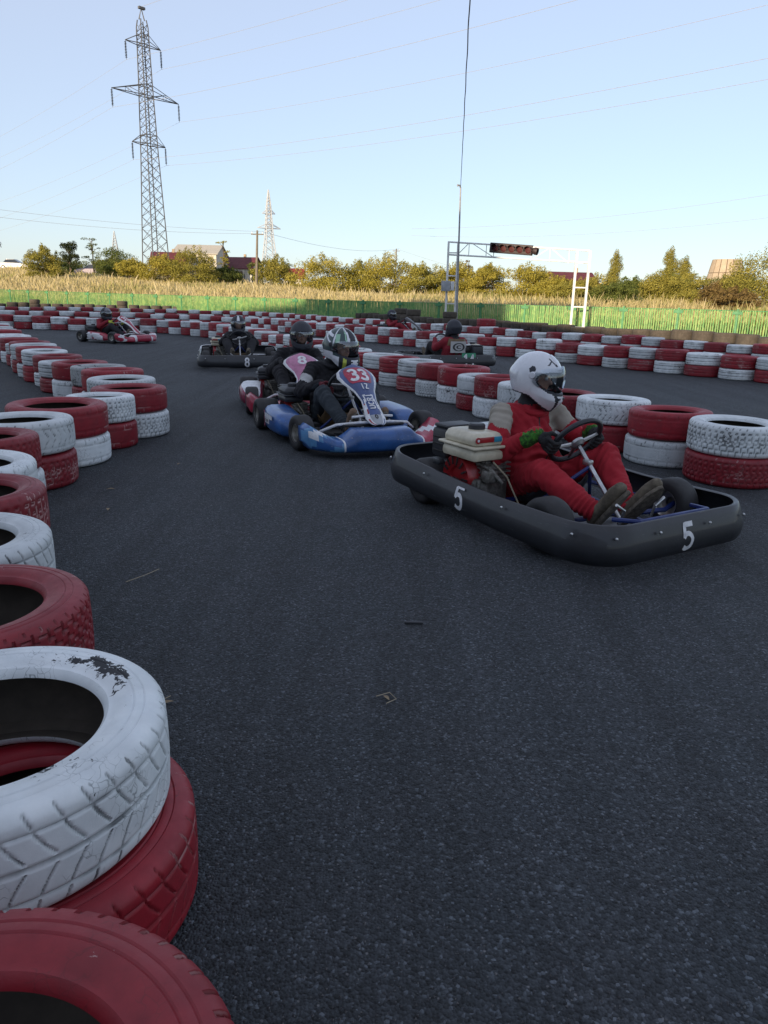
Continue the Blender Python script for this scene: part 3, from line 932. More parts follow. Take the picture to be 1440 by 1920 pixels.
CABLE = pmat('dark_cable', (0.05, 0.05, 0.055), 0.6)
WIRE = pmat('aluminium_wire', (0.42, 0.43, 0.46), 0.6, 0.1)
pts = []
for i in range(90):
    t = i/89; y = 33.6-t*31
    pts.append((2.88-.0855*(33.6-y)+0.008*sin(i*.9)*t, y, 5.76+.2*t-0.7*4*t*(1-t)*0.22+.006*sin(i*1.7)))
cable('overhead_cable', pts, .011, 'slack wavy cable running overhead to the top of the slim pole')

# ---------------------------------------------------------------- pylons
LATT = pmat('galvanised_lattice', (0.12, 0.125, 0.135), 0.6, 0.3, scale=2)
LATT_F = pmat('hazed_lattice', (0.5, 0.53, 0.56), 0.8, 0.0, scale=2)  # pale colour stands in for the haze over the far pylons
def lattice(label, loc, rz, prof, arms, mat, full=True, r=.07, cat='pylon'):
    """prof: (z, half width); arms: (z, half length, height)"""
    root = empty('power_pylon', loc, rz); tag(root, label, cat)
    zs = [p[0] for p in prof]; ws = [p[1] for p in prof]
    W = lambda z: float(np.interp(z, zs, ws))
    for sx, sy in ((-1, -1), (1, -1), (1, 1), (-1, 1)):
        MB().tube([(sx*w, sy*w, z) for z, w in prof], r*1.15, 5).build('leg', mat, root)
    br = MB(); z = 0.0
    while z < zs[-1]-.4:
        w = W(z); dz = max(w*1.35, .75); z2 = min(z+dz, zs[-1]); w2 = W(z2)
        for k in range(4):
            c = ((-1, -1), (1, -1), (1, 1), (-1, 1))[k]; d = ((1, -1), (1, 1), (-1, 1), (-1, -1))[k]
            br.tube([(c[0]*w, c[1]*w, z), (d[0]*w2, d[1]*w2, z2)], r*.55, 4)
            br.tube([(d[0]*w, d[1]*w, z), (c[0]*w2, c[1]*w2, z2)], r*.55, 4)
        z = z2
    for zz, ln, hh in arms:
        for z3 in (zz, zz+hh):
            w = W(z3)
            for k in range(4):
                c = ((-1, -1), (1, -1), (1, 1), (-1, 1))[k]; d = ((1, -1), (1, 1), (-1, 1), (-1, -1))[k]
                br.tube([(c[0]*w, c[1]*w, z3), (d[0]*w, d[1]*w, z3)], r*.7, 4)
    o = br.build('bracing', mat, root, False); tag(o, kind='stuff')
    tips = []
    for zz, ln, hh in arms:
        for sx in (-1, 1):
            w = W(zz); a = MB(); tip = (sx*ln, 0, zz)
            for sy in (-1, 1):
                a.tube([(sx*w, sy*w, zz), tip], r*.8, 4)
                a.tube([(sx*w, sy*w, zz+hh), tip], r*.7, 4)
            if ln > 3:
                m = .5
                for sy in (-1, 1):
                    lo = (sx*(w+(ln-w)*m), sy*w*(1-m), zz); hi = (sx*(w+(ln-w)*m), sy*w*(1-m), zz+hh*(1-m))
                    a.tube([lo, hi], r*.5, 4); a.tube([(sx*w, sy*w, zz), hi], r*.5, 4)
            a.build('crossarm', mat, root)
            tips.append((Vector(tip), sx))
            if full:
                ins = MB(); prof2 = []
                for q in range(11): prof2 += [(.04, -.15-q*.14), (.13, -.19-q*.14), (.04, -.23-q*.14)]
                ins.lathe(prof2, tip, (0, 0, 1), 8); ins.tube([tip, (tip[0], 0, zz-1.8)], .03, 4)
                ins.build('insulator', DARK_METAL, root)
    return root, tips
PC = Vector((-26.4, 88.0, 2.6))
arm_rz = math.atan2(.77, .64)
prof = [(0, 1.10), (13, .66), (20, .50), (25.2, .42), (25.9, .32)]
pyl, tips = lattice('tall dark lattice power pylon with three tiers of crossarms above the bushes', PC, arm_rz, prof, [(14.1, 2.05, .9), (18.8, 4.05, 1.0), (23.6, 2.1, .9)], LATT, True, .055)
MB().tube([(-.32, 0, 25.9), (0, 0, 27.0), (.32, 0, 25.9)], .08, 4).build('peak', LATT, pyl)
MB().box((0.05, 0, 27.0), (.7, .3, .22)).build('peak_cap', LATT, pyl)
D = Vector((.77, -.64, 0))
rot = Matrix.Rotation(arm_rz, 4, 'Z')
rises = {15.2: (4.6, 4.6), 19.9: (5.2, 4.0), 24.9: (4, 3.4)}
k = 0
wl_ = ['lowest left', 'lowest right', 'middle left', 'middle right', 'upper left', 'upper right']
for i, (tip, sx) in enumerate(tips):
    w = PC + (rot @ tip); w.z = PC.z+tip.z-1.8
    up_ = w + D*175 + Vector((0, 0, 11.5)); dn = w - D*210 + Vector((0, 0, 3))
    cable('power_line', [w, up_], .013, '%s conductor running from the tall pylon towards the upper right' % wl_[i], 5.0, WIRE, 'power line', 4, 'conductors of the tall pylon', 36)
    cable('power_line', [w, dn], .011, '%s conductor sagging away from the tall pylon to the left' % wl_[i], 9.0, WIRE, 'power line', 4, 'conductors of the tall pylon', 36)
w = PC+Vector((0, 0, 27.1))
cable('power_line', [w, w+D*175+Vector((0, 0, 11.5))], .016, 'thin earth wire running up from the peak of the tall pylon', 4, WIRE, 'power line', 4, 'conductors of the tall pylon', 36)
lattice('pale distant pylon seen above the bushes right of the tall pylon', (-29.3, 190, 2.0), R_(25), [(0, 2.2), (13, .85), (20, .45), (23.6, .05)], [(15, 2.9, .9), (18.3, 1.6, .8)], LATT_F, False, .10)
lattice('tiny far lattice mast standing left of the tall pylon', (-92, 262, 2.0), R_(10), [(0, 2.0), (10, 1.2), (10.4, 1.2), (19, .05)], [], LATT_F, False, .10)
# wooden poles and low lines
WOODP = pmat('grey_wood_pole', (0.20, 0.17, 0.13), 0.85, scale=6)
def utility_pole(label, loc, h, tilt=0.0):
    r = empty('utility_pole', loc); tag(r, label, 'utility pole')
    MB().tube([(0, 0, 0), (tilt, 0, h)], [.14, .09], 8).build('pole', WOODP, r)
    MB().box((tilt, 0, h-.35), (1.2, .1, .1)).build('crossarm', WOODP, r, False)
    for s in (-.5, .5): MB().cyl((tilt+s, 0, h-.3), (tilt+s, 0, h-.12), .04, .03, 8).build('insulator', WHITE_P, r)
    return r
utility_pole('leaning wooden utility pole beside the house with maroon roof', (-12.9, 75, 1.7), 5.5, .22)
utility_pole('short far utility pole showing above the middle bushes', (1.0, 130, 1.7), 7.6)
cable('low_wire', [(-12.2, 75, 7.1), (-46, 50, 8.9)], .010, 'upper low wire from the leaning pole to the left edge', .9, WIRE, 'power line', 4, 'low wires on wooden poles')
cable('low_wire', [(-13.1, 75, 6.9), (-47, 51, 8.6)], .010, 'lower low wire from the leaning pole to the left edge', 1.1, WIRE, 'power line', 4, 'low wires on wooden poles')
cable('low_wire', [(-12.2, 75, 7.1), (1.5, 130, 9.3)], .013, 'low wire between the leaning pole and the far pole', .9, WIRE, 'power line', 4, 'low wires on wooden poles')
cable('low_wire', [(1.0, 130, 9.3), (30, 140, 3.5)], .013, 'low wire falling away right of the far pole', .6, WIRE, 'power line', 4, 'low wires on wooden poles')
cable('low_wire', [(4, 150, 14.2), (62, 100, 17.6)], .02, 'upper faint wire crossing the sky at right', 1.5, WIRE, 'power line', 4, 'faint wires at right')
cable('low_wire', [(4, 150, 13.0), (62, 112, 14.8)], .02, 'lower faint wire crossing the sky at right', 1.5, WIRE, 'power line', 4, 'faint wires at right')

# ---------------------------------------------------------------- trees and bushes
def leaf_mat(name, ca, cb, cc):
    m, nt, b = _nt(name)
    at = nt.nodes.new('ShaderNodeAttribute'); at.attribute_name = 'rnd'
    c = ramp(nt, at.outputs['Fac'], [(0.0, ca), (0.5, cb), (1.0, cc)])
    L(nt, c, b.inputs['Base Color']); b.inputs['Roughness'].default_value = 0.7
    b.inputs['Specular IOR Level'].default_value = 0.2
    tr = nt.nodes.new('ShaderNodeBsdfTranslucent'); L(nt, c, tr.inputs[0])
    mx = nt.nodes.new('ShaderNodeMixShader'); mx.inputs[0].default_value = 0.3
    out = nt.nodes['Material Output']
    L(nt, b.outputs[0], mx.inputs[1]); L(nt, tr.outputs[0], mx.inputs[2]); L(nt, mx.outputs[0], out.inputs[0])
    return m
LEAF = {
 'yellow': leaf_mat('yellowing_leaves', (0.18, 0.165, 0.025), (0.32, 0.275, 0.045), (0.42, 0.35, 0.07)),
 'olive': leaf_mat('olive_leaves', (0.15, 0.145, 0.028), (0.26, 0.235, 0.045), (0.36, 0.31, 0.07)),
 'green': leaf_mat('green_leaves', (0.06, 0.085, 0.02), (0.11, 0.135, 0.03), (0.18, 0.19, 0.045)),
 'brown': leaf_mat('dry_brown_leaves', (0.11, 0.075, 0.03), (0.17, 0.115, 0.04), (0.22, 0.16, 0.06)),
 'dark': leaf_mat('dark_leaves', (0.025, 0.035, 0.015), (0.04, 0.055, 0.02), (0.07, 0.08, 0.03))}
BARK = pmat('bark', (0.13, 0.10, 0.07), 0.9, scale=10, bs=.4)
def tree(name, label, x, y, top, w, kind, form='bush', cat='bush', group=None, seed=0, dens=1.0, leaf=.15):
    r = np.random.default_rng(seed+100)
    z0 = float(terrain(np.array(x), np.array(float(y))))
    h = top-z0
    if form == 'bush': w = w*1.42
    z_in = 0
    root = empty(name, (x, y, z0)); tag(root, label, cat, group)
    ry = w*.42
    lobes = []
    if form == 'poplar':
        n = 16
        for i in range(n):
            t = (i+.5)/n
            rad_ = w*.5*float(np.interp(t, [0, .15, .45, .75, .92, 1], [.7, .95, 1.0, .85, .55, .25]))*r.uniform(.85, 1.12)
            a = r.uniform(0, 6.28)
            lobes.append((cos(a)*rad_*.30, sin(a)*rad_*.30, h*(.10+.86*t), rad_*.85, rad_*.8, h/n*1.5))
        trunk_h = h*.85
    elif form == 'tree':
        n = 26
        for i in range(n):
            a = r.uniform(0, 6.28); q = math.sqrt(r.uniform(0, 1)); zz = r.uniform(.28, .95)
            prof_ = math.sin(pi*min(1, (zz-.15)/.95))**.6
            lobes.append((cos(a)*w*.36*q*prof_, sin(a)*ry*.75*q*prof_, h*zz, w*r.uniform(.10, .19), ry*r.uniform(.16, .28), h*r.uniform(.06, .11)))
        trunk_h = h*.7
    elif form == 'spindly':
        n = 20
        for i in range(n):
            a = r.uniform(0, 6.28); zz = r.uniform(.3, 1.0)
            q = r.uniform(.1, 1)*(1.15-zz*.6)
            lobes.append((cos(a)*w*.5*q, sin(a)*ry*q, h*zz, w*r.uniform(.08, .15), ry*.15, h*r.uniform(.02, .035)))
        trunk_h = h*.95
    else:
        n = int(22+w*6)
        for i in range(n):
            a = r.uniform(0, 6.28); q = math.sqrt(r.uniform(0, 1)); zz = r.uniform(.04, .88)
            env = (1-max(0, zz-.45)**2*2.0)
            lobes.append((cos(a)*w*.42*q*env, sin(a)*ry*q*env, h*zz*(1-.18*q), w*r.uniform(.09, .17), ry*r.uniform(.14, .26), h*r.uniform(.08, .16)))
        # shoots that break the outline
        for i in range(int(6+w*2)):
            a = r.uniform(0, 6.28); q = r.uniform(.0, .9)
            lobes.append((cos(a)*w*.4*q, sin(a)*ry*q, h*(.93-.25*q), w*.035+.05, .1, h*r.uniform(.10, .17)))
        trunk_h = h*.6
    # trunk and limbs
    tb = MB()
    tr_ = max(.05, h*.016)
    if form in ('bush',):
        for i in range(6):
            a = i*1.05+r.uniform(-.3, .3); l = lobes[int(r.integers(0, n))]
            tb.tube([(cos(a)*.15, sin(a)*.15, -.1), (cos(a)*w*.12, sin(a)*w*.1, h*.3), (l[0], l[1], l[2])], [tr_, tr_*.7, tr_*.25], 5)
    else:
        tb.tube([(0, 0, -.1), (.04*h*r.uniform(-.3, .3), 0, trunk_h*.5), (0, 0, trunk_h)], [tr_*1.5, tr_, tr_*.35], 7)
        for l in lobes:
            zb = min(max(l[2]-h*r.uniform(.08, .2), h*.12), trunk_h*.95)
            tb.tube([(0, 0, zb), (l[0]*.55, l[1]*.55, (zb+l[2])*.52), (l[0], l[1], l[2])], [tr_*.5, tr_*.32, tr_*.12], 4)
    tb.build('trunk', BARK, root)
    # leaf clumps
    Ls = np.array(lobes)
    area = Ls[:, 3]*Ls[:, 5]+Ls[:, 4]*Ls[:, 5]+Ls[:, 3]*Ls[:, 4]
    cov = dens*(2.5 if form != 'spindly' else 1.6)
    tot = int(min(max(area.sum()*4.2*cov/(leaf*leaf), 900), 15000))
    idx = r.choice(len(Ls), tot, p=area/area.sum())
    dvec = r.normal(size=(tot, 3)); dvec /= np.linalg.norm(dvec, axis=1)[:, None]
    rr_ = r.uniform(.55, 1.08, (tot, 1))
    C_ = Ls[idx, :3]+dvec*Ls[idx, 3:6]*rr_
    C_[:, 2] = np.maximum(C_[:, 2], .05)
    nrm = dvec+r.normal(size=(tot, 3))*.6; nrm /= np.linalg.norm(nrm, axis=1)[:, None]
    t1 = np.cross(nrm, r.normal(size=(tot, 3))); t1 /= np.linalg.norm(t1, axis=1)[:, None]; t2 = np.cross(nrm, t1)
    sz = leaf*r.uniform(.5, 1.1, (tot, 1))
    a1, a2 = t1*sz*.5, t2*sz*.38
    V = np.stack([C_-a1, C_-a2*.9, C_+a1, C_+a2], 1).reshape(-1, 3)
    F = np.arange(tot*4).reshape(-1, 4)
    rn = np.clip(r.normal(.5, .18, tot)+(r.uniform(-.25, .25, len(Ls)))[idx], 0, 1)
    me = np_mesh('crown', V, F, LEAF[kind], False, None, {'rnd': np.repeat(rn, 4)})
    link('crown', me, root)
    return root
BG = 'bushes and trees beyond the dry field'
TREES = [
 ('tree', 'dark leafy tree cut off by the left edge above the white car', -43.9, 85, 7.9, 4.2, 'dark', 'tree', 'tree'),
 ('bush', 'olive upright shrub right of the white car at far left', -35.6, 80, 5.7, 3.0, 'olive', 'bush', 'bush'),
 ('tree', 'round dark green tree directly behind the olive shrub at left', -37.0, 90, 6.7, 3.1, 'dark', 'tree', 'tree'),
 ('bare_tree', 'spindly half-bare tree beside the parked purple-grey car', -35.0, 92, 7.3, 3.2, 'green', 'spindly', 'tree'),
 ('bush', 'broad green bush between the spindly tree and the tall pylon', -31.9, 90, 6.2, 4.6, 'green', 'bush', 'bush'),
 ('bush', 'low yellow-green bush just left of the tall pylon base', -26.4, 80, 4.6, 3.4, 'yellow', 'bush', 'bush'),
 ('bush', 'tan-yellow bush at the foot of the tall pylon', -22.9, 79, 5.1, 4.4, 'yellow', 'bush', 'bush'),
 ('bush', 'ragged olive tree right of the tall pylon base', -19.3, 77, 5.9, 3.8, 'olive', 'bush', 'bush'),
 ('bare_tree', 'thin half-bare tree in front of the white gabled building', -17.9, 84, 6.8, 2.6, 'olive', 'spindly', 'tree'),
 ('tree', 'small round green tree beside the house with maroon roof', -14.9, 86, 4.9, 2.2, 'green', 'tree', 'tree'),
 ('bush', 'upright green bush just right of the leaning utility pole', -11.3, 77, 5.2, 3.6, 'olive', 'bush', 'bush'),
 ('bush', 'large rounded yellow bush right of the small red-roofed hut', -6.3, 72, 5.0, 5.4, 'yellow', 'bush', 'bush'),
 ('bush', 'yellow-olive bush behind the striped helmet', -2.9, 74, 4.7, 3.6, 'olive', 'bush', 'bush'),
 ('bush', 'tallest yellow bush in the middle of the field edge', -.3, 72, 5.3, 4.4, 'yellow', 'bush', 'bush'),
 ('bush', 'yellow bush left of the gantry', 3.1, 70, 4.5, 4.0, 'olive', 'bush', 'bush'),
 ('bush', 'yellow bush seen between the left gantry posts', 6.3, 70, 4.6, 3.6, 'yellow', 'bush', 'bush'),
 ('bush', 'yellow-green bush under the start lamps', 8.8, 68, 4.4, 3.6, 'yellow', 'bush', 'bush'),
 ('bush', 'bright yellow bush under the right half of the gantry beam', 11.8, 66, 4.4, 4.2, 'yellow', 'bush', 'bush'),
 ('bush', 'low olive bush in front of the house seen through the gantry', 14.0, 60, 2.9, 3.4, 'olive', 'bush', 'bush'),
 ('bush', 'olive bush just right of the right gantry posts', 17.0, 64, 3.7, 3.0, 'olive', 'bush', 'bush'),
 ('poplar', 'lone narrow poplar right of the gantry', 31.7, 110, 8.6, 2.3, 'olive', 'poplar', 'tree'),
 ('poplar', 'taller of the two joined poplars left of the panelled tower', 37.6, 105, 8.8, 2.5, 'olive', 'poplar', 'tree'),
 ('poplar', 'shorter of the two joined poplars left of the panelled tower', 39.2, 104, 7.6, 2.6, 'olive', 'poplar', 'tree'),
 ('bush', 'green bush at the foot of the lone poplar', 19.6, 62, 3.4, 3.2, 'green', 'bush', 'bush'),
 ('bush', 'brownish bush below the two joined poplars', 21.2, 60, 3.9, 3.2, 'olive', 'bush', 'bush'),
 ('bush', 'olive bush left of the panelled tower', 22.5, 58, 3.6, 3.2, 'olive', 'bush', 'bush'),
 ('bush', 'dry brownish bush in front of the panelled tower', 22.9, 53, 3.1, 3.0, 'brown', 'bush', 'bush'),
 ('tree', 'large ragged tree filling the right edge', 24.1, 50, 5.0, 4.2, 'olive', 'bush', 'tree'),
 ('bush', 'low dark green bush behind the right stretch of fence', 15.9, 55, 2.7, 3.0, 'green', 'bush', 'bush'),
 ('bush', 'low brown bush below the large ragged tree', 20.9, 47, 2.4, 2.6, 'brown', 'bush', 'bush'),
 ('bush', 'low yellow bush behind the fence right of centre', 13.4, 62, 3.3, 3.0, 'yellow', 'bush', 'bush'),
 ('bush', 'far hedge bush between the lone poplar and the gantry', 24.2, 80, 3.9, 5.0, 'green', 'bush', 'bush'),
 ('bush', 'far green bush between the two groups of poplars', 30.5, 84, 4.5, 6.0, 'green', 'bush', 'bush'),
 ('bush', 'far green bush right of the joined poplars', 36.5, 82, 4.9, 5.0, 'green', 'bush', 'bush'),
 ('bush', 'low bush just left of the maroon-roofed house', -16.9, 80, 4.2, 2.6, 'green', 'bush', 'bush'),
 ('bush', 'small green bush behind the parked purple-grey car', -33.9, 96, 5.6, 4.0, 'olive', 'bush', 'bush'),
 ('bush', 'green thicket between the round dark tree and the spindly tree', -40.5, 98, 5.4, 5.0, 'green', 'bush', 'bush'),
 ('bare_tree', 'greyish bare tree behind the left end of the gantry beam', 9.3, 92, 6.0, 3.0, 'brown', 'spindly', 'tree')]
for i, t in enumerate(TREES):
    tree(t[0], t[1], t[2], t[3], t[4], t[5], t[6], t[7], t[8], BG, seed=i*7, leaf=.145 if t[3] > 65 else .12)

# ---------------------------------------------------------------- dry grass
def grass():
    m, nt, b = _nt('dry_grass_blades')
    at = nt.nodes.new('ShaderNodeAttribute'); at.attribute_name = 'rnd'
    c = ramp(nt, at.outputs['Fac'], [(0.0, (0.12, 0.17, 0.03)), (0.22, (0.28, 0.29, 0.09)), (0.45, (0.44, 0.37, 0.17)), (0.8, (0.55, 0.46, 0.25)), (1.0, (0.62, 0.54, 0.34))])
    L(nt, c, b.inputs['Base Color']); b.inputs['Roughness'].default_value = 0.8; b.inputs['Specular IOR Level'].default_value = 0.15
    tr = nt.nodes.new('ShaderNodeBsdfTranslucent'); L(nt, c, tr.inputs[0])
    mx = nt.nodes.new('ShaderNodeMixShader'); mx.inputs[0].default_value = 0.35
    L(nt, b.outputs[0], mx.inputs[1]); L(nt, tr.outputs[0], mx.inputs[2]); L(nt, mx.outputs[0], nt.nodes['Material Output'].inputs[0])
    r = np.random.default_rng(3)
    n = 210000
    # density falls with distance
    y = 22+(r.uniform(0, 1, n)**1.15)*88
    bx = r.uniform(-.64, .64, n)
    x = bx*y
    s = fence_side(x, y)
    ok = (s > .25) & (s < 62)
    x, y, s = x[ok], y[ok], s[ok]
    z = terrain(x, y)
    # patches
    pn = np.sin(x*.35+1.3)*np.cos(y*.22)+.5*np.sin(x*.9+y*.5)
    pg = np.sin(x*.21-y*.13+2)+.6*np.sin(x*.6+y*.33)
    n = len(x)
    h = r.uniform(.25, .62, n)*(1+.25*pn)
    tall = r.uniform(0, 1, n) < .04
    h = np.where(tall, h*1.2+.28, h)
    h = np.where(s < 2.5, np.minimum(h, .95), h)
    w = (.010+.00042*y)*r.uniform(.6, 1.4, n)
    a = r.uniform(0, pi, n)
    lean = r.normal(0, .22, (n, 2))*h[:, None]
    dx, dy = np.cos(a)*w, np.sin(a)*w
    p0 = np.stack([x-dx, y-dy, z-.03], 1); p1 = np.stack([x+dx, y+dy, z-.03], 1)
    mx_, my_ = x+lean[:, 0]*.35, y+lean[:, 1]*.35
    p2 = np.stack([mx_+dx*.8, my_+dy*.8, z+h*.6], 1); p3 = np.stack([mx_-dx*.8, my_-dy*.8, z+h*.6], 1)
    p4 = np.stack([x+lean[:, 0]+dx*.25, y+lean[:, 1]+dy*.25, z+h], 1); p5 = np.stack([x+lean[:, 0]-dx*.25, y+lean[:, 1]-dy*.25, z+h], 1)
    V = np.stack([p0, p1, p2, p3, p4, p5], 1).reshape(-1, 3)
    base = np.arange(n)[:, None]*6
    F = np.concatenate([base+np.array([[0, 1, 2, 3]]), base+np.array([[3, 2, 4, 5]])], 0)
    greenish = np.where(s < 5, .28, 0)+np.where(pg > .8, .22, 0)+np.clip((x-4)/60, 0, .15)
    rn = np.clip(r.normal(.66, .17, n)-greenish-np.where(tall, -.1, 0), 0, 1)
    me = np_mesh('dry_grass', V, F, m, False, None, {'rnd': np.repeat(rn, 6)})
    o = link('dry_grass', me); tag(o, 'tall straw-coloured grass covering the field beyond the fence', 'grass', kind='stuff')
grass()

# ---------------------------------------------------------------- houses
def zt(x, y): return float(terrain(np.array(float(x)), np.array(float(y))))
def house(label, x, y, w, d, eave, ridge, rz, wall, roof, wins=2, chimney=True, name='house', axis='x', cat='house'):
    z0 = zt(x, y)-.1
    r = empty(name, (x, y, z0), rz); tag(r, label, cat)
    e, g_ = eave-z0, ridge-z0
    b = MB(); W, D_ = w/2, d/2
    if axis == 'x': apex = [(-W, 0, g_-.05), (W, 0, g_-.05)]; sides = [(0, 4, 7, 3, 8), (1, 2, 6, 5, 9)]
    vs = [(-W, -D_, 0), (W, -D_, 0), (W, D_, 0), (-W, D_, 0), (-W, -D_, e), (W, -D_, e), (W, D_, e), (-W, D_, e)]
    if axis == 'x':
        vs += [(-W, 0, g_-.08), (W, 0, g_-.08)]
        fs = [(0, 1, 5, 4), (2, 3, 7, 6), (3, 0, 4, 8, 7), (1, 2, 6, 9, 5)]
    else:
        vs += [(0, -D_, g_-.08), (0, D_, g_-.08)]
        fs = [(0, 1, 5, 8, 4), (2, 3, 7, 9, 6), (3, 0, 4, 7), (1, 2, 6, 5)]
    b.add(vs, fs); b.build('wall', wall, r, False)
    o_ = .3
    rb = MB()
    for sgn in (-1, 1):
        if axis == 'x':
            dz = (g_-e)*o_/D_
            q = [(-W-o_, sgn*(D_+o_), e-dz), (W+o_, sgn*(D_+o_), e-dz), (W+o_, 0, g_), (-W-o_, 0, g_)]
        else:
            dz = (g_-e)*o_/W
            q = [(sgn*(W+o_), -D_-o_, e-dz), (sgn*(W+o_), D_+o_, e-dz), (0, D_+o_, g_), (0, -D_-o_, g_)]
        q2 = [(p[0], p[1], p[2]+.1) for p in q]
        rb.add(q+q2, [(0, 1, 2, 3), (4, 5, 6, 7), (0, 1, 5, 4), (1, 2, 6, 5), (3, 0, 4, 7)])
    ro = rb.build('roof', roof, r, False)
    if chimney: MB().box((W*.3, .1, g_+.2), (.35, .35, .7)).build('chimney', BRICK_T, ro, False)
    for k in range(wins):
        cx = -W+(k+.5)*(w/wins)
        f = MB().box((cx, -D_-.02, e*.55), (.85, .07, .95)).build('window', WHITE_W, r, False)
        MB().box((cx, -D_-.05, e*.55), (.68, .05, .78)).build('pane', GLASS, f, False)
    return r
house('low house with maroon hipped roof behind the tall pylon base', -33.4, 118, 4.6, 5, 5.4, 7.2, R_(8), BRICK_T, ROOF_SHEET, 2, True)
house('large pale gabled building right of the tall pylon', -30.0, 124, 6.6, 8, 7.3, 8.7, R_(0), WHITE_W, pmat('pale_roof_sheet', (0.5, 0.46, 0.38), 0.6), 2, False, 'gabled_building', 'x', 'building')
hh_ = house('cream house with bright maroon roof and porch by the leaning pole', -25.0, 130, 6.0, 5.5, 5.6, 7.3, R_(-10), WHITE_W, ROOF_SHEET, 2, True)
MB().box((.8, -2.8, 1.3), (1.6, .08, 2.2)).build('garage_door', pmat('brown_door', (0.17, 0.10, 0.06), 0.6), hh_, False)
for q in (-.3, 1.9): MB().box((q, -3.6, 1.3), (.14, .14, 2.6)).build('porch_post', WHITE_W, hh_, False)
house('small hut with red roof between two yellow bushes', -13.6, 110, 2.6, 3, 3.9, 5.0, 0, WHITE_W, pmat('red_roof_sheet', (0.28, 0.03, 0.03), 0.55), 1, False, 'hut')
h5 = house('house with dark maroon roof seen through the right end of the gantry', 19.9, 86, 4.4, 5.0, 3.3, 4.45, R_(6), BRICK_T, ROOF_SHEET, 2, True)
pf = MB()
for k in range(12): pf.box((-2.4+k*.42, -3.6, 1.25), (.2, .05, 1.4))
o = pf.build('yellow_fence', pmat('yellow_fence_paint', (0.5, 0.38, 0.10), 0.6), h5, False); tag(o, kind='stuff')
# panelled tower
tw = empty('panelled_tower', (51.6, 120, 1.5)); tag(tw, 'tan truncated tower of tapering panels beyond the bushes at right', 'tower')
TANP = pmat('tan_cladding', (0.40, 0.32, 0.23), 0.7, c2=(0.34, 0.27, 0.19), scale=1.5)
TAND = pmat('tan_cladding_joint', (0.12, 0.08, 0.05), 0.8)
MB().lathe([(3.55, -1), (2.02, 6.7), (.05, 6.7)], (0, 0, 0), (0, 0, 1), 16).build('core', TAND, tw, True, 30)
for k in range(16):
    a0 = 2*pi*(k+.06)/16; a1 = 2*pi*(k+.94)/16
    for z0_, z1_ in ((-1, 2.0), (2.08, 4.7), (4.78, 6.72)):
        R0 = 3.64-(z0_+1)*.199; R1 = 3.64-(z1_+1)*.199
        vs = []
        for Rr, zz in ((R0, z0_), (R1, z1_)):
            for dR in (0, -.07):
                for a in (a0, a1): vs.append(((Rr+dR)*cos(a), (Rr+dR)*sin(a), zz))
        MB().add(vs, [(0, 1, 5, 4), (2, 3, 7, 6), (0, 1, 3, 2), (4, 5, 7, 6), (0, 2, 6, 4), (1, 3, 7, 5)]).build('panel', TANP, tw, False)

# ---------------------------------------------------------------- parked cars
def car(label, x, y, rz, paint, wagon=False):
    z0 = zt(x, y)+.12
    r = empty('parked_car', (x, y, z0), rz); tag(r, label, 'car')
    # side outline lofted across the width
    out = [(-2.1, .35), (-2.15, .62), (-2.05, .88), (-1.55, .95), (-1.25, 1.0), (1.1, .95), (1.9, .82), (2.15, .62), (2.12, .35)]
    b = MB()
    def loft(pts, ws, mi=0):
        vs = []; n = len(pts)
        for yy, kz in ws:
            for p in pts: vs.append((p[0]*(1-abs(yy)*.03), yy, .3+(p[1]-.3)*kz))
        fs = []
        for i in range(len(ws)-1):
            for j in range(n): fs.append((i*n+j, i*n+(j+1) % n, (i+1)*n+(j+1) % n, (i+1)*n+j))
        fs.append(tuple(range(n))); fs.append(tuple((len(ws)-1)*n+j for j in range(n)))
        return vs, fs
    vs, fs = loft(out, [(-.84, .9), (-.78, 1), (.78, 1), (.84, .9)]); b.add(vs, fs); b.build('body', paint, r, True, 40)
    cab = [(-1.7 if wagon else -1.35, .96), (-1.35 if wagon else -.95, 1.38), (.15, 1.42), (.95, .98)]
    b = MB(); vs = []; n = 4
    for yy, ins in ((-.74, 0), (-.62, .42), (.62, .42), (.74, 0)): pass
    for yy, s in ((-1, 0), (1, 0)):
        for p in cab:
            hgt = (p[1]-.96)/.46
            vs.append((p[0], yy*(.76-.15*hgt), p[1]))
    fs = [(0, 1, 2, 3), (7, 6, 5, 4), (0, 4, 5, 1), (1, 5, 6, 2), (2, 6, 7, 3)]
    b.add(vs, fs); b.build('window', GLASS, r, True, 30)
    b = MB(); b.rbox(((-.95 if not wagon else -1.3)*.5+.08, 0, 1.42), (1.15 if not wagon else 1.5, 1.16, .06), .03); b.build('roof', paint, r)
    for sx in (-1.3, 1.32):
        for sy in (-.78, .78):
            w_ = MB().lathe([(.18, -.1), (.30, -.1), (.32, -.05), (.32, .05), (.30, .1), (.18, .1)], (sx, sy, .32), (0, 1, 0), 16, 0, True).build('wheel', KART_RUBBER, r)
            MB().lathe([(.001, .09), (.17, .07), (.19, .1)], (sx, sy, .32), (0, 1 if sy > 0 else -1, 0), 14).build('hubcap', CHROME, w_)
    for sy in (-.6, .6):
        MB().box((2.12, sy, .66), (.06, .3, .12)).build('headlight', WHITE_P, r, False)
        MB().box((-2.13, sy, .72), (.06, .25, .14)).build('tail_light', LENS, r, False)
WHITE_C = pmat('white_car_paint', (0.70, 0.70, 0.68), 0.25, scale=2, coat=.6)
car('white saloon car parked on the grassy rise at the left edge', -52.0, 108, R_(4), WHITE_C)
car('dusty purple-grey hatchback parked behind the long grass', -36.2, 95, R_(170), pmat('purple_grey_car_paint', (0.25, 0.20, 0.26), 0.3, coat=.5), True)
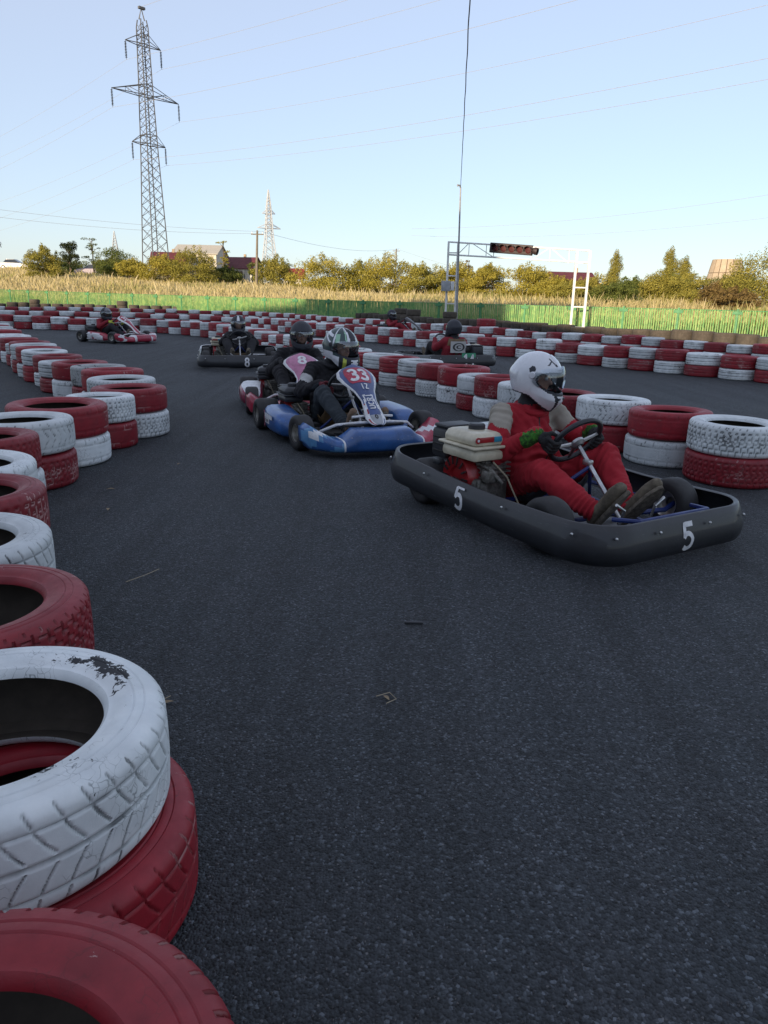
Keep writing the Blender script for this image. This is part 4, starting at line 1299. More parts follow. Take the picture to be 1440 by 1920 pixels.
car('white car parked in front of the cream maroon-roofed house', -26.6, 121, R_(118), WHITE_C)
# ---------------------------------------------------------------- organic meshes (people, gloves, shoes)
def _cap_mesh(mb, p0, p1, r0, r1, seg=14):
    p0, p1 = Vector(p0), Vector(p1)
    d = (p1-p0); l = d.length
    if l < 1e-5:
        mb.ball(p0, r0, seg, 8); return
    d.normalize()
    pts, rs = [], []
    for i in range(5):
        a = -pi/2+i*pi/8; pts.append(p0+d*(sin(a)*r0)); rs.append(max(cos(a)*r0, .0008))
    for i in range(1, 4): pts.append(p0.lerp(p1, i/4)); rs.append(r0+(r1-r0)*i/4)
    for i in range(5):
        a = i*pi/8; pts.append(p1+d*(sin(a)*r1)); rs.append(max(cos(a)*r1, .0008))
    mb.tube(pts, rs, seg)

def organic(prims, voxel, smooth_n=6, wrinkle=0.0, wscale=12.0, folds=None):
    """union of tapered capsules and ellipsoids grown into one continuous surface"""
    mb = MB()
    for p in prims:
        if p[0] == 'c': _cap_mesh(mb, *p[1:])
        else:
            t = MB(); t.ball((0, 0, 0), p[2], 18, 12)
            rot_ = p[3] if len(p) > 3 else Matrix.Identity(3)
            mb.add([rot_ @ Vector(v) + Vector(p[1]) for v in t.v], t.f)
    me = bpy.data.meshes.new('tmp'); me.from_pydata(mb.v, [], mb.f)
    fix_normals(me)
    o = bpy.data.objects.new('tmp', me); col.objects.link(o)
    m = o.modifiers.new('r', 'REMESH'); m.mode = 'VOXEL'; m.voxel_size = voxel; m.adaptivity = 0
    s = o.modifiers.new('s', 'SMOOTH'); s.iterations = smooth_n; s.factor = .5
    dg = bpy.context.evaluated_depsgraph_get()
    ev = o.evaluated_get(dg)
    out = bpy.data.meshes.new_from_object(ev)
    bpy.data.objects.remove(o); bpy.data.meshes.remove(me)
    if wrinkle > 0:
        n = len(out.vertices)
        co = np.empty(n*3, np.float32); no = np.empty(n*3, np.float32)
        out.vertices.foreach_get('co', co); out.vertex_normals.foreach_get('vector', no)
        co = co.reshape(-1, 3); no = no.reshape(-1, 3)
        dsp = np.array([abs(mnoise.noise(Vector((c[0]*wscale, c[1]*wscale, c[2]*wscale*.7)))) + .5*mnoise.noise(Vector((c[0]*wscale*2.3, c[1]*wscale*2.3, c[2]*wscale*2))) for c in co.tolist()])
        co = co - no*(dsp[:, None]*wrinkle)
        for (jp, dr, amp, wid, per) in (folds or []):
            jp = np.array(jp); dr = np.array(dr)/np.linalg.norm(dr)
            rel = co-jp; al = rel @ dr; dist = np.linalg.norm(rel, axis=1)
            warp = np.sin(rel[:, 0]*31+rel[:, 2]*23+jp[0]*50)*.9+np.sin(rel[:, 1]*37+rel[:, 0]*11)*.8
            s_ = np.sin(al*2*pi/per+warp); s_ = np.sign(s_)*np.abs(s_)**.7
            co = co + no*((s_-.3)*amp*np.exp(-(dist/wid)**2))[:, None]
        out.vertices.foreach_set('co', co.ravel().astype(np.float32))
    out.polygons.foreach_set('use_smooth', [True]*len(out.polygons))
    out.update()
    return out

def face_centres(me):
    n = len(me.polygons); c = np.empty(n*3, np.float32); me.polygons.foreach_get('center', c)
    return c.reshape(-1, 3)

SKIN = pmat('skin', (0.42, 0.24, 0.17), 0.5, c2=(0.36, 0.19, 0.13), scale=20)
EYE = pmat('eye', (0.10, 0.08, 0.07), 0.2)
SHOE_B = pmat('brown_grey_shoe', (0.15, 0.125, 0.088), 0.8, c2=(0.085, 0.07, 0.052), scale=25, bs=.3)
SHOE_T = pmat('tan_shoe', (0.20, 0.13, 0.085), 0.7, scale=25, bs=.3)
GLOVE_K = pmat('black_glove', (0.018, 0.018, 0.02), 0.75, scale=40, bs=.4)
GLOVE_G = pmat('green_glove_cuff', (0.05, 0.22, 0.02), 0.85, c2=(0.015, 0.05, 0.01), scale=50, bs=.6)
GLOVE_Y = pmat('yellow_glove', (0.55, 0.60, 0.08), 0.7, scale=40)
def cloth(name, c): return pmat(name, c, 0.82, c2=tuple(x*.82 for x in c), scale=6, bs=.45, bscale=150, bdist=.002)
SUIT_RED = cloth('red_race_suit', (0.36, 0.010, 0.022))
SUIT_BEIGE = cloth('beige_suit_panel', (0.34, 0.31, 0.26))
SUIT_BLACK = cloth('black_race_suit', (0.016, 0.016, 0.020))
SUIT_DKRED = cloth('dark_red_race_suit', (0.22, 0.010, 0.022))
SUIT_WHITE = cloth('white_suit_panel', (0.48, 0.48, 0.48))
DENIM = cloth('grey_trousers', (0.035, 0.045, 0.055))
HEL = {
 'white': pmat('white_helmet_shell', (0.72, 0.74, 0.78), 0.22, c2=(0.62, 0.64, 0.68), scale=4, coat=.5),
 'black': pmat('black_helmet_shell', (0.022, 0.026, 0.038), 0.6, scale=4, coat=.12),
 'green': pmat('pale_green_helmet_stripe', (0.30, 0.55, 0.38), 0.3, coat=.4),
 'acid': pmat('acid_yellow_helmet_mark', (0.55, 0.60, 0.10), 0.3, coat=.4),
 'dgreen': pmat('dark_green_helmet_shell', (0.02, 0.055, 0.06), 0.28, scale=4, coat=.4),
 'grey': pmat('grey_helmet_shell', (0.18, 0.18, 0.20), 0.35, scale=4, coat=.4)}
def visor_mat(name, tint, alpha):
    m, nt, b = _nt(name)
    tr = nt.nodes.new('ShaderNodeBsdfTransparent'); tr.inputs[0].default_value = (*tint, 1)
    gl = nt.nodes.new('ShaderNodeBsdfGlossy'); gl.inputs[0].default_value = (0.9, 0.95, 1, 1); gl.inputs[1].default_value = 0.08
    fz = nt.nodes.new('ShaderNodeFresnel'); fz.inputs[0].default_value = 1.5
    f = math_node(nt, 'ADD', fz.outputs[0], alpha, True)
    mx = nt.nodes.new('ShaderNodeMixShader'); L(nt, f, mx.inputs[0]); L(nt, tr.outputs[0], mx.inputs[1]); L(nt, gl.outputs[0], mx.inputs[2])
    L(nt, mx.outputs[0], nt.nodes['Material Output'].inputs[0])
    return m
VISOR = visor_mat('clear_visor', (0.80, 0.84, 0.86), 0.10)
VISOR_D = visor_mat('smoked_visor', (0.25, 0.27, 0.30), 0.12)

def helmet(parent, c, yaw, pitch, design='white', visor='clear', open_vis=0.0, fine=True, scale=1.0):
    """full-face helmet: shell with an eye port, chin bar, vents, trim and visor. local +x is the face."""
    M = Matrix.Translation(Vector(c)) @ Matrix.Rotation(yaw, 4, 'Z') @ Matrix.Rotation(pitch, 4, 'Y') @ Matrix.Scale(scale, 4)
    nA, nE = (150, 96) if fine else (64, 40)
    def rad(az, el):
        # az 0 = front, el 0 = horizon
        ca, ce = cos(az), cos(el)
        x, y, z = ce*ca, ce*sin(az), sin(el)
        a, b_, c_ = (.150 if x > 0 else .158), .128, (.148 if z > 0 else .172)
        r = 1/math.sqrt((x/a)**2+(y/b_)**2+(z/c_)**2)
        # chin bar pushes forward and narrows
        if el < R_(-8) and abs(az) < R_(80):
            k = min(1, (R_(-8)-el)/R_(24))*max(0, cos(az*1.05))**1.5
            r += .058*k*scale_k
        # small spoiler at the back
        if abs(az) > R_(125) and -.25 < el < .5: r += .010*math.exp(-((el-.05)/.20)**2)*max(0, -cos(az))
        # raised top vent ridge
        if abs(az) < .28 and .45 < el < 1.2: r += .004
        return r
    scale_k = 1.0
    el0, el1 = R_(-58), R_(89.5)
    def P(i, j):
        az = -pi+2*pi*i/nA; el = el0+(el1-el0)*j/nE
        # bottom rim: lower at the chin, higher at the nape
        if j == 0 or el < R_(-30): pass
        r = rad(az, el)
        return Vector((cos(el)*cos(az)*r, cos(el)*sin(az)*r, sin(el)*r)), az, el
    def port(az, el, grow=0.0):
        a = abs(az)/R_(68+grow)
        if a >= 1: return False
        up_ = R_(19+grow)*(1-a**4)**.5; lo = -R_(21+grow)*(1-a**3)**.6
        return lo < el < up_
    verts, idx = [], {}
    info = []
    for j in range(nE+1):
        for i in range(nA):
            p, az, el = P(i, j); idx[(i, j)] = len(verts); verts.append(p); info.append((az, el))
    faces, mi = [], []
    def bottom_cut(az, el): return el < R_(-50)+R_(11)*(0.5-0.5*cos(az)) - R_(5)*max(0, cos(az))
    def shade_of(az, el):
        a = abs(az)
        if port(az, el, 3.5): return 1
        if bottom_cut(az, el-R_(3)): return 1
        if design == 'white':
            if (a-R_(86))**2+(el-R_(24))**2 < R_(9)**2: return 1         # side knob
            x_ = a-R_(24)                                                # winged black mark on the brow
            if R_(34) < el < R_(58) and abs(x_-(el-R_(46))*.9) < R_(3.2): return 1
            if R_(38) < el < R_(50) and abs(x_+(el-R_(46))*1.2-R_(8)) < R_(3.4): return 1
            if el < R_(-24) and a < R_(26) and abs(a-R_(15)-(el+R_(35))*.5) < R_(4.0): return 1   # chin vent
            return 0
        if design == 'striped':
            s = a-R_(18)-(el-R_(20))*.10
            if el > R_(12):
                if s < R_(-6): return 1
                if s < R_(2): return 0
                if s < R_(4): return 1
                if s < R_(9): return 2 if el < R_(60) else 0
                if R_(48) < a < R_(60)+(el*.2) and el < R_(48): return 2
                if R_(66) < a < R_(74): return 0
            if el < R_(-22) and a < R_(75):
                if a < R_(13): return 0
                if a < R_(24): return 1
                if a < R_(33): return 3
                if a < R_(46): return 1
                return 0
            if a > R_(70) and R_(-46) < el < R_(-14): return 0
            if a > R_(70) and abs(el-R_(8)-(a-R_(70))*.55) < R_(3.5): return 0
            if a > R_(80) and abs(el-R_(40)-(a-R_(80))*.2) < R_(5): return 0
            return 4
        if design == 'grey':
            if el > R_(30) and a < R_(40): return 5
            return 1
        if design == 'chrome':
            if a < R_(12) and el > R_(25): return 0
            return 1
        return 1
    for j in range(nE):
        for i in range(nA):
            az = -pi+2*pi*(i+.5)/nA; el = el0+(el1-el0)*(j+.5)/nE
            if port(az, el) or bottom_cut(az, el): continue
            faces.append((idx[(i, j)], idx[((i+1) % nA, j)], idx[((i+1) % nA, j+1)], idx[(i, j+1)])); mi.append(shade_of(az, el))
    top = len(verts); verts.append(Vector((0, 0, rad(0, pi/2))))
    for i in range(nA): faces.append((idx[(i, nE)], idx[((i+1) % nA, nE)], top)); mi.append(mi[-1] if mi else 0)
    # inner skin
    nf = len(faces); nv = len(verts)
    verts += [v*.93 for v in verts]
    faces += [tuple(q+nv for q in reversed(f)) for f in faces[:nf]]
    mi += [1]*nf
    # rim walls along open edges
    from collections import Counter
    ed = Counter()
    for f in faces[:nf]:
        for a, b_ in zip(f, f[1:]+f[:1]): ed[(min(a, b_), max(a, b_))] += 1
    for f in list(faces[:nf]):
        for a, b_ in zip(f, f[1:]+f[:1]):
            if ed[(min(a, b_), max(a, b_))] == 1:
                faces.append((b_, a, a+nv, b_+nv)); mi.append(1)
    me = bpy.data.meshes.new('helmet'); me.from_pydata([M @ v for v in verts], [], faces)
    for k in ('white', 'black', 'green', 'acid', 'dgreen', 'grey'): me.materials.append(HEL[k])
    me.polygons.foreach_set('material_index', mi)
    bm = bmesh.new(); bm.from_mesh(me)
    loose = [v for v in bm.verts if not v.link_faces]; bmesh.ops.delete(bm, geom=loose, context='VERTS')
    bmesh.ops.recalc_face_normals(bm, faces=bm.faces); bm.to_mesh(me); bm.free()
    shade(me, 50)
    ho = link('helmet', me, parent)
    # visor
    vb = MB(); n, k = 40, 14; vs = []
    lift = open_vis
    for q in range(k+1):
        for p in range(n+1):
            az = R_(-80)+R_(160)*p/n
            aa = abs(az)/R_(82)
            e0, e1 = -R_(24)*(1-aa**4)**.5, R_(24)*(1-aa**4)**.5
            el = e0+(e1-e0)*q/k
            r = rad(az, max(el, R_(-8)))+.0055
            v = Vector((cos(el)*cos(az)*r, cos(el)*sin(az)*r, sin(el)*r))
            v = Matrix.Rotation(-lift, 3, 'Y') @ v if lift else v
            if lift: v = v*(1+.10*max(0, cos(az)))
            vs.append(v)
    fs = [(q*(n+1)+p, q*(n+1)+p+1, (q+1)*(n+1)+p+1, (q+1)*(n+1)+p) for q in range(k) for p in range(n)]
    vb.add([M @ v for v in vs], fs)
    vo = vb.build('visor', VISOR if visor == 'clear' else VISOR_D, ho, True, 180)
    if fine:
        for sy in (-1, 1):
            MB().lathe([(.001, .012), (.016, .011), (.020, .004), (.020, -.01)], M @ Vector((.018, sy*.1245, .022)), (M.to_3x3() @ Vector((0, sy, 0))), 16).build('visor_pivot', HEL['white'] if design == 'white' else HEL['black'], ho)
        t = MB()
        for sy in (-1, 1): t.rbox(M @ Vector((.165, sy*.035, -.095)), (.03, .03, .012), .004, M.to_3x3().normalized())
        t.build('chin_vent', HEL['black'], ho)
    return ho

def hand(parent, P, t, n, a, elbow, mat, cuff=None, voxel=.0035):
    """gloved hand gripping a rim at P; t along the rim, n outwards, a towards the driver"""
    t, n, a = Vector(t).normalized(), Vector(n).normalized(), Vector(a).normalized()
    P = Vector(P)
    pr = []
    palm = P+n*.034+a*.022
    wrist = P+n*.050+a*.085
    pr.append(('c', palm-t*.024, palm+t*.024, .020, .019)); pr.append(('c', palm-t*.020+a*.03, palm+t*.022+a*.03, .021, .019))
    pr.append(('c', palm+a*.01, wrist, .030, .028))
    for k, off in enumerate((-.034, -.012, .010, .031)):
        ln = (.88, 1.0, .96, .8)[k]
        q0 = P+n*.036+t*off+a*.012
        q1 = P+n*.030*ln-a*.022+t*off*1.02
        q2 = P-n*.004-a*.032*ln+t*off*.98
        q3 = P-n*.028*ln-a*.016+t*off*.93
        pr += [('c', q0, q1, .0115, .0108), ('c', q1, q2, .0108, .0100), ('c', q2, q3, .0100, .0088)]
    th0 = P+n*.042+a*.050+t*.022; th1 = P+n*.014+a*.036+t*.050; th2 = P-n*.014+a*.022+t*.040
    pr += [('c', th0, th1, .0150, .0125), ('c', th1, th2, .0125, .0105)]
    me = organic(pr, voxel, 2, .0015, 60)
    me.materials.append(mat)
    g = link('glove', me, parent)
    if cuff:
        e = Vector(elbow); d = (e-wrist).normalized()
        me = organic([('c', wrist+d*.005, wrist+d*.075, .040, .046)], .005, 3, .003, 50)
        me.materials.append(cuff); link('cuff', me, g)
    return wrist

def person(label, loc, rz, J, suit, design, head_yaw, head_pitch, visor='clear', open_vis=0, voxel=.011, fine=True, patch=None, glove=GLOVE_K, cuff=None, shoe=SHOE_B, trousers=None, W=None, twist=0.0, group='kart drivers', hs=1.0):
    """seated kart driver built in the kart's own axes. J: joints"""
    r = empty('person', loc, rz); tag(r, label, 'person', group)
    V_ = lambda k: Vector(J[k])
    prims = []
    pel, ch, nk, hd = V_('pelvis'), V_('chest'), V_('neck'), V_('head')
    k = J.get('bulk', 1.0)
    prims += [('e', pel, (.145*k, .175*k, .115*k)), ('c', pel+Vector((0, -.06, 0)), ch+Vector((0, -.07, -.04)), .150*k, .128*k), ('c', pel+Vector((0, .06, 0)), ch+Vector((0, .07, -.04)), .150*k, .128*k), ('e', pel.lerp(ch, .45)+Vector((.03, 0, 0)), (.145*k, .185*k, .16*k)),
              ('e', ch, (.125*k, .185*k, .155*k)), ('c', ch+Vector((.0, 0, .06)), nk, .085, .062), ('c', nk, hd+Vector((-.01, 0, -.04)), .060, .062)]
    # head with face
    Hm = Matrix.Rotation(head_yaw, 3, 'Z') @ Matrix.Rotation(head_pitch, 3, 'Y')
    hv = lambda x, y, z: hd+Hm @ (Vector((x, y, z))*hs)
    prims += [('e', hv(-.012, 0, .012), (.088*hs, .074*hs, .100*hs), Hm), ('e', hv(.020, 0, -.040), (.062*hs, .055*hs, .064*hs), Hm),
              ('c', hv(.078, 0, .012), hv(.094, 0, -.016), .009, .013), ('c', hv(.062, -.035, .030), hv(.062, .035, .030), .014, .014), ('c', hv(.070, -.016, -.048), hv(.070, .016, -.048), .010, .010),
              ('c', hv(.060, 0, -.078), hv(.068, 0, -.078), .016, .013)]
    for s, S in ((-1, 'R'), (1, 'L')):
        sh, el, wr = V_('sh'+S), V_('el'+S), V_('wr'+S)
        hip, kn, an = V_('hip'+S), V_('kn'+S), V_('an'+S)
        prims += [('e', sh, (.072*k, .072*k, .070*k)), ('c', ch+Vector((0, s*.08, .075)), sh, .085*k, .070*k), ('c', sh, el, .070*k, .060*k), ('c', el, wr, .060*k, .040*k),
                  ('c', hip, kn, .100*k, .080*k), ('c', kn, an, .080*k, .058*k), ('c', an, an+(an-kn).normalized()*.02, .052*k, .050*k)]
    folds = []
    if fine:
        for S in 'RL':
            sh, el, wr = V_('sh'+S), V_('el'+S), V_('wr'+S); kn, an, hip = V_('kn'+S), V_('an'+S), V_('hip'+S)
            folds += [(el, wr-sh, .0075, .105, .032), (sh, el-sh, .006, .09, .04), (kn, an-hip, .008, .12, .038), (hip+Vector((.05, 0, 0)), kn-hip, .008, .13, .045), (an, an-kn, .007, .10, .026), (wr.lerp(el, .3), wr-el, .005, .07, .024)]
        folds += [(pel.lerp(ch, .45)+Vector((.1, 0, 0)), ch-pel, .010, .16, .05), (ch+Vector((.08, 0, .02)), (0.2, 1, .5), .005, .12, .05)]
    me = organic(prims, voxel, 5 if fine else 3, .012 if fine else .007, 10, folds)
    c = face_centres(me); idx = np.zeros(len(c), int)
    P = lambda q: np.array(q)
    mats = [suit, SKIN, patch or suit, trousers or suit, SUIT_BLACK]
    # skin: head above the collar (mostly hidden by the helmet)
    Hi = np.array(Hm.transposed()); loc_h = (c-P(hd)) @ Hi.T
    idx[(loc_h[:, 2] > -.10*hs) & (np.linalg.norm(loc_h, axis=1) < .16)] = 1
    idx[(loc_h[:, 0] < .03) & (np.linalg.norm(loc_h, axis=1) < .16)] = 4
    if J.get('balaclava'): idx[(loc_h[:, 2] < -.02) & (np.linalg.norm(loc_h, axis=1) < .17)] = 4
    nkm = (np.linalg.norm(c-P(nk), axis=1) < .085) & (c[:, 2] > nk.z-.02); idx[nkm] = 4
    if patch is not None:
        for S in ('R', 'L'):
            sh, el = P(J['sh'+S]), P(J['el'+S]); d = el-sh; l = np.linalg.norm(d); d = d/l
            t = (c-sh) @ d; dist = np.linalg.norm((c-sh)-t[:, None]*d, axis=1)
            wav = .02*np.sin(c[:, 0]*40)
            if J.get('band'):
                idx[(dist < .10) & (t > l*.40) & (t < l*.68) & (idx == 0)] = 2
                continue
            idx[(dist < .12) & (t > -.10) & (t < l*.42+wav) & (np.abs(c[:, 1]) > .14) & (idx == 0)] = 2
    if trousers is not None:
        idx[(c[:, 0] > pel.x+.02) & (c[:, 2] < .46) & (np.minimum(*[np.abs((c-P(J['hip'+S])) @ np.array([0, 1, 0])) for S in 'RL']) < .3) & _near_leg(c, J)] = 3
    for m in mats: me.materials.append(m)
    me.polygons.foreach_set('material_index', idx.astype(np.int32))
    link('body', me, r)
    if fine:
        for s in (-1, 1):
            e = MB(); e.ball(hv(.071, s*.030, .010), .011, 12, 8); eo = e.build('eye', WHITE_P, r)
            MB().ball(hv(.0785, s*.030, .010), .0055, 8, 6).build('iris', EYE, eo)
            MB().tube([hv(.074, s*.012, .032), hv(.076, s*.030, .036), hv(.066, s*.050, .030)], [.003, .004, .002], 5).build('eyebrow', SUIT_BLACK, r)
    if fine:
        cr = MB(); ring = []
        for i in range(20):
            a = 2*pi*i/20; ring.append(nk+Vector((.078*cos(a)+.012, .082*sin(a), -.045+.022*cos(a)*-1)))
        cr.tube(ring, .021, 8, 0, True); cr.build('collar', suit, r)
        from mathutils.bvhtree import BVHTree
        bv = BVHTree.FromPolygons([v.co.copy() for v in me.vertices], [tuple(p.vertices) for p in me.polygons])
        zp = []
        for q in range(26):
            zz = nk.z-.07-(nk.z-.07-.30)*q/25; yy = nk.y+(pel.y-nk.y)*q/25
            hit = bv.ray_cast(Vector((nk.x+.40, yy, zz)), Vector((-1, 0, 0)))
            if hit[0] is not None: zp.append(hit[0]+Vector((.0015, 0, 0)))
        if len(zp) > 4: MB().tube(zp, .0035, 5).build('zip', DARK_METAL, r)
    helmet(r, hv(.0, 0, .0)+Vector((0, 0, .004)), head_yaw, head_pitch, design, visor, open_vis, fine, hs)
    # gloves
    if W is not None:
        for S in ('R', 'L'):
            hand(r, W[S][0], W[S][1], W[S][2], W[S][3], J['el'+S], glove, cuff if cuff else None, .0035 if fine else .007)
    # shoes
    for s, S in ((-1, 'R'), (1, 'L')):
        an, kn = V_('an'+S), V_('kn'+S); toe = V_('toe'+S)
        d = (toe-an).normalized()
        shin = (an-kn).normalized()
        heel = an+shin*.045-d*.035
        ball_ = heel+ (toe-an) + d*.03
        me = organic([('c', heel, heel.lerp(ball_, .5), .036, .036), ('c', heel.lerp(ball_, .45), ball_, .037, .041), ('c', ball_, ball_+d*.045, .041, .033), ('c', an+shin*.01, heel.lerp(ball_, .25), .040, .036),
                      ('c', an+shin*.01, heel, .040, .036)], .006 if fine else .010, 3, .002, 30)
        me.materials.append(shoe); sho = link('shoe', me, r)
        up_ = (shin*-1); side = d.cross(up_).normalized()
        nrm = side.cross(d).normalized()
        if nrm.dot(shin) < 0: nrm = -nrm
        sole = MB(); ringt, ringb = [], []
        for i in range(20):
            a = 2*pi*i/20; L_ = (ball_-heel).length
            x = L_*.5+(L_*.5+.075)*cos(a)+.0; y = (.040+.006*cos(a))*sin(a)
            ringt.append(heel+d*x+side*y+nrm*.030); ringb.append(heel+d*x+side*y*.97+nrm*.048)
        sole.add(ringt+ringb, [tuple(range(20)), tuple(range(39, 19, -1))]+[(i, (i+1) % 20, 20+(i+1) % 20, 20+i) for i in range(20)])
        sole.build('sole', MATS.get('shoe_sole') or pmat('shoe_sole', (0.17, 0.145, 0.11), 0.85, c2=(0.08, 0.068, 0.055), scale=40, bs=.5), sho)
    return r
def _near_leg(c, J):
    out = np.zeros(len(c), bool)
    for S in 'RL':
        for a, b, rr_ in (('hip', 'kn', .13), ('kn', 'an', .11)):
            p, q = np.array(J[a+S]), np.array(J[b+S]); d = q-p; l = np.linalg.norm(d); d = d/l
            t = np.clip((c-p) @ d, 0, l+.06); out |= np.linalg.norm(c-p-t[:, None]*d, axis=1) < rr_
    return out

# ---------------------------------------------------------------- painted figures
def arc(cx, cy, rx, ry, a0, a1, n=14): return [(cx+rx*cos(R_(a0+(a1-a0)*i/n)), cy+ry*sin(R_(a0+(a1-a0)*i/n))) for i in range(n+1)]
GLYPH = {   # strokes in a box 0.62 wide, 1 high
 '5': [[(.55, .93), (.12, .93), (.09, .54)], [(.09, .54)]+arc(.28, .36, .27, .27, 118, -128)],
 '8': [arc(.31, .27, .24, .25, 0, 360, 24), arc(.31, .73, .21, .21, 0, 360, 24)],
 '3': [arc(.28, .73, .24, .21, 140, -82), arc(.28, .28, .27, .25, 86, -140)],
 '1': [[(.12, .76), (.34, .95), (.34, .04)]],
 '4': [[(.44, .04), (.44, .95), (.06, .30), (.62, .30)]],
 '7': [[(.08, .93), (.56, .93), (.26, .04)]],
 'Z': [[(.08, .94), (.56, .94), (.08, .06), (.56, .06)]],
 'I': [[(.3, .96), (.3, .04)]], 'U': [[(.08, .96), (.08, .3)]+arc(.31, .3, .23, .25, 180, 360)+[(.54, .96)]],
 'C': [arc(.34, .5, .27, .44, 50, 310)], 'R': [[(.08, .04), (.08, .94), (.30, .94)]+arc(.30, .73, .23, .21, 90, -90)+[(.08, .52)], [(.30, .52), (.55, .04)]],
 'O': [arc(.31, .5, .26, .44, 0, 360, 24)], 'T': [[(.04, .94), (.58, .94)], [(.31, .94), (.31, .04)]]}
def glyph_mesh(mb, ch, fn, w=.13, mi=0, step=.05):
    """fn(u, v) -> (point, normal); a flat stroke laid on that surface"""
    for st in GLYPH[ch]:
        pts = []
        for a, b_ in zip(st, st[1:]):
            l = math.hypot(b_[0]-a[0], b_[1]-a[1]); k = max(1, int(l/step))
            for i in range(k): pts.append((a[0]+(b_[0]-a[0])*i/k, a[1]+(b_[1]-a[1])*i/k))
        pts.append(st[-1])
        closed = math.hypot(pts[0][0]-pts[-1][0], pts[0][1]-pts[-1][1]) < .01
        vs = []
        n = len(pts)
        for i, p in enumerate(pts):
            a = pts[i-1] if i > 0 else (pts[-2] if closed else p); b_ = pts[i+1] if i < n-1 else (pts[1] if closed else p)
            dx, dy = b_[0]-a[0], b_[1]-a[1]; l = math.hypot(dx, dy) or 1
            nx, ny = -dy/l*w/2, dx/l*w/2
            ex, ey = (0, 0)
            if not closed and i == 0: ex, ey = -dx/l*w*.3, -dy/l*w*.3
            if not closed and i == n-1: ex, ey = dx/l*w*.3, dy/l*w*.3
            for s in (-1, 0, 1):
                P_, _n = fn(p[0]+nx*s+ex, p[1]+ny*s+ey); vs.append(P_+_n*.0022)
        fs = []
        for i in range(n-1):
            for s in (0, 1): fs.append((i*3+s, i*3+s+1, i*3+4+s, i*3+3+s))
        mb.add(vs, fs, mi)
def number(parent, name, text, fn, mat, w=.16, label=None, adv=.74):
    mb = MB()
    for k, ch in enumerate(text):
        if ch == ' ': continue
        glyph_mesh(mb, ch, (lambda u, v, k=k: fn(u+k*adv, v)), w)
    return mb.build(name, mat, parent, True, 180)

# ---------------------------------------------------------------- karts
def kart_wheel(root, x, y, wid, R=.135, rim=.068, steer=0.0):
    ax = Vector((-sin(steer), cos(steer), 0))
    h = wid/2
    prof = [(rim, -h*.86), (rim+.012, -h*.93), (R-.030, -h), (R-.010, -h*.90), (R-.001, -h*.62), (R, 0), (R-.001, h*.62), (R-.010, h*.90), (R-.030, h), (rim+.012, h*.93), (rim, h*.86), (rim-.004, 0)]
    w = MB().lathe(prof, (x, y, R), ax, 40, 0, True).build('wheel', KART_RUBBER, root, True, 50)
    s = 1 if y > 0 else -1
    rp = MB()
    rp.lathe([(rim+.004, h*.93*s), (rim+.004, h*.84*s), (rim-.006, h*.80*s), (rim-.012, h*.2*s), (.030, h*.15*s), (.026, h*.5*s), (.012, h*.55*s), (.001, h*.55*s)], (x, y, R), ax, 28)
    rp.lathe([(rim+.004, -h*.93*s), (rim-.006, -h*.80*s), (rim-.012, -h*.2*s), (.03, -h*.15*s)], (x, y, R), ax, 28)
    for k in range(5):
        a = 2*pi*k/5; px_ = ax.orthogonal().normalized(); py_ = ax.cross(px_)
        c_ = Vector((x, y, R))+(px_*cos(a)+py_*sin(a))*.045+ax*(h*.17*s)
        rp.lathe([(.006, 0), (.006, .008*s), (.001, .008*s)], c_, ax, 6)
    rp.build('rim', CHROME, w, True, 40)
    return w

def bumper_path(L0, L1, hw, rc, n=14, bow=0.0):
    """rounded rectangle, counter-clockwise from the rear right corner; returns points and outward normals"""
    pts = []
    cs = ((L0+rc, -hw+rc, 180, 270), (L1-rc, -hw+rc, 270, 360), (L1-rc, hw-rc, 0, 90), (L0+rc, hw-rc, 90, 180))
    for k, (cx, cy, a0, a1) in enumerate(cs):
        for i in range(n+1):
            a = R_(a0+(a1-a0)*i/n); pts.append((Vector((cx+rc*cos(a), cy+rc*sin(a), 0)), Vector((cos(a), sin(a), 0))))
        nx = cs[(k+1) % 4]; a = R_(a1); p0 = pts[-1][0]; a2 = R_(nx[2]); p1 = Vector((nx[0]+rc*cos(a2), nx[1]+rc*sin(a2), 0))
        m = 14
        for i in range(1, m): pts.append((p0.lerp(p1, i/m), Vector((cos(a), sin(a), 0))))
    return pts

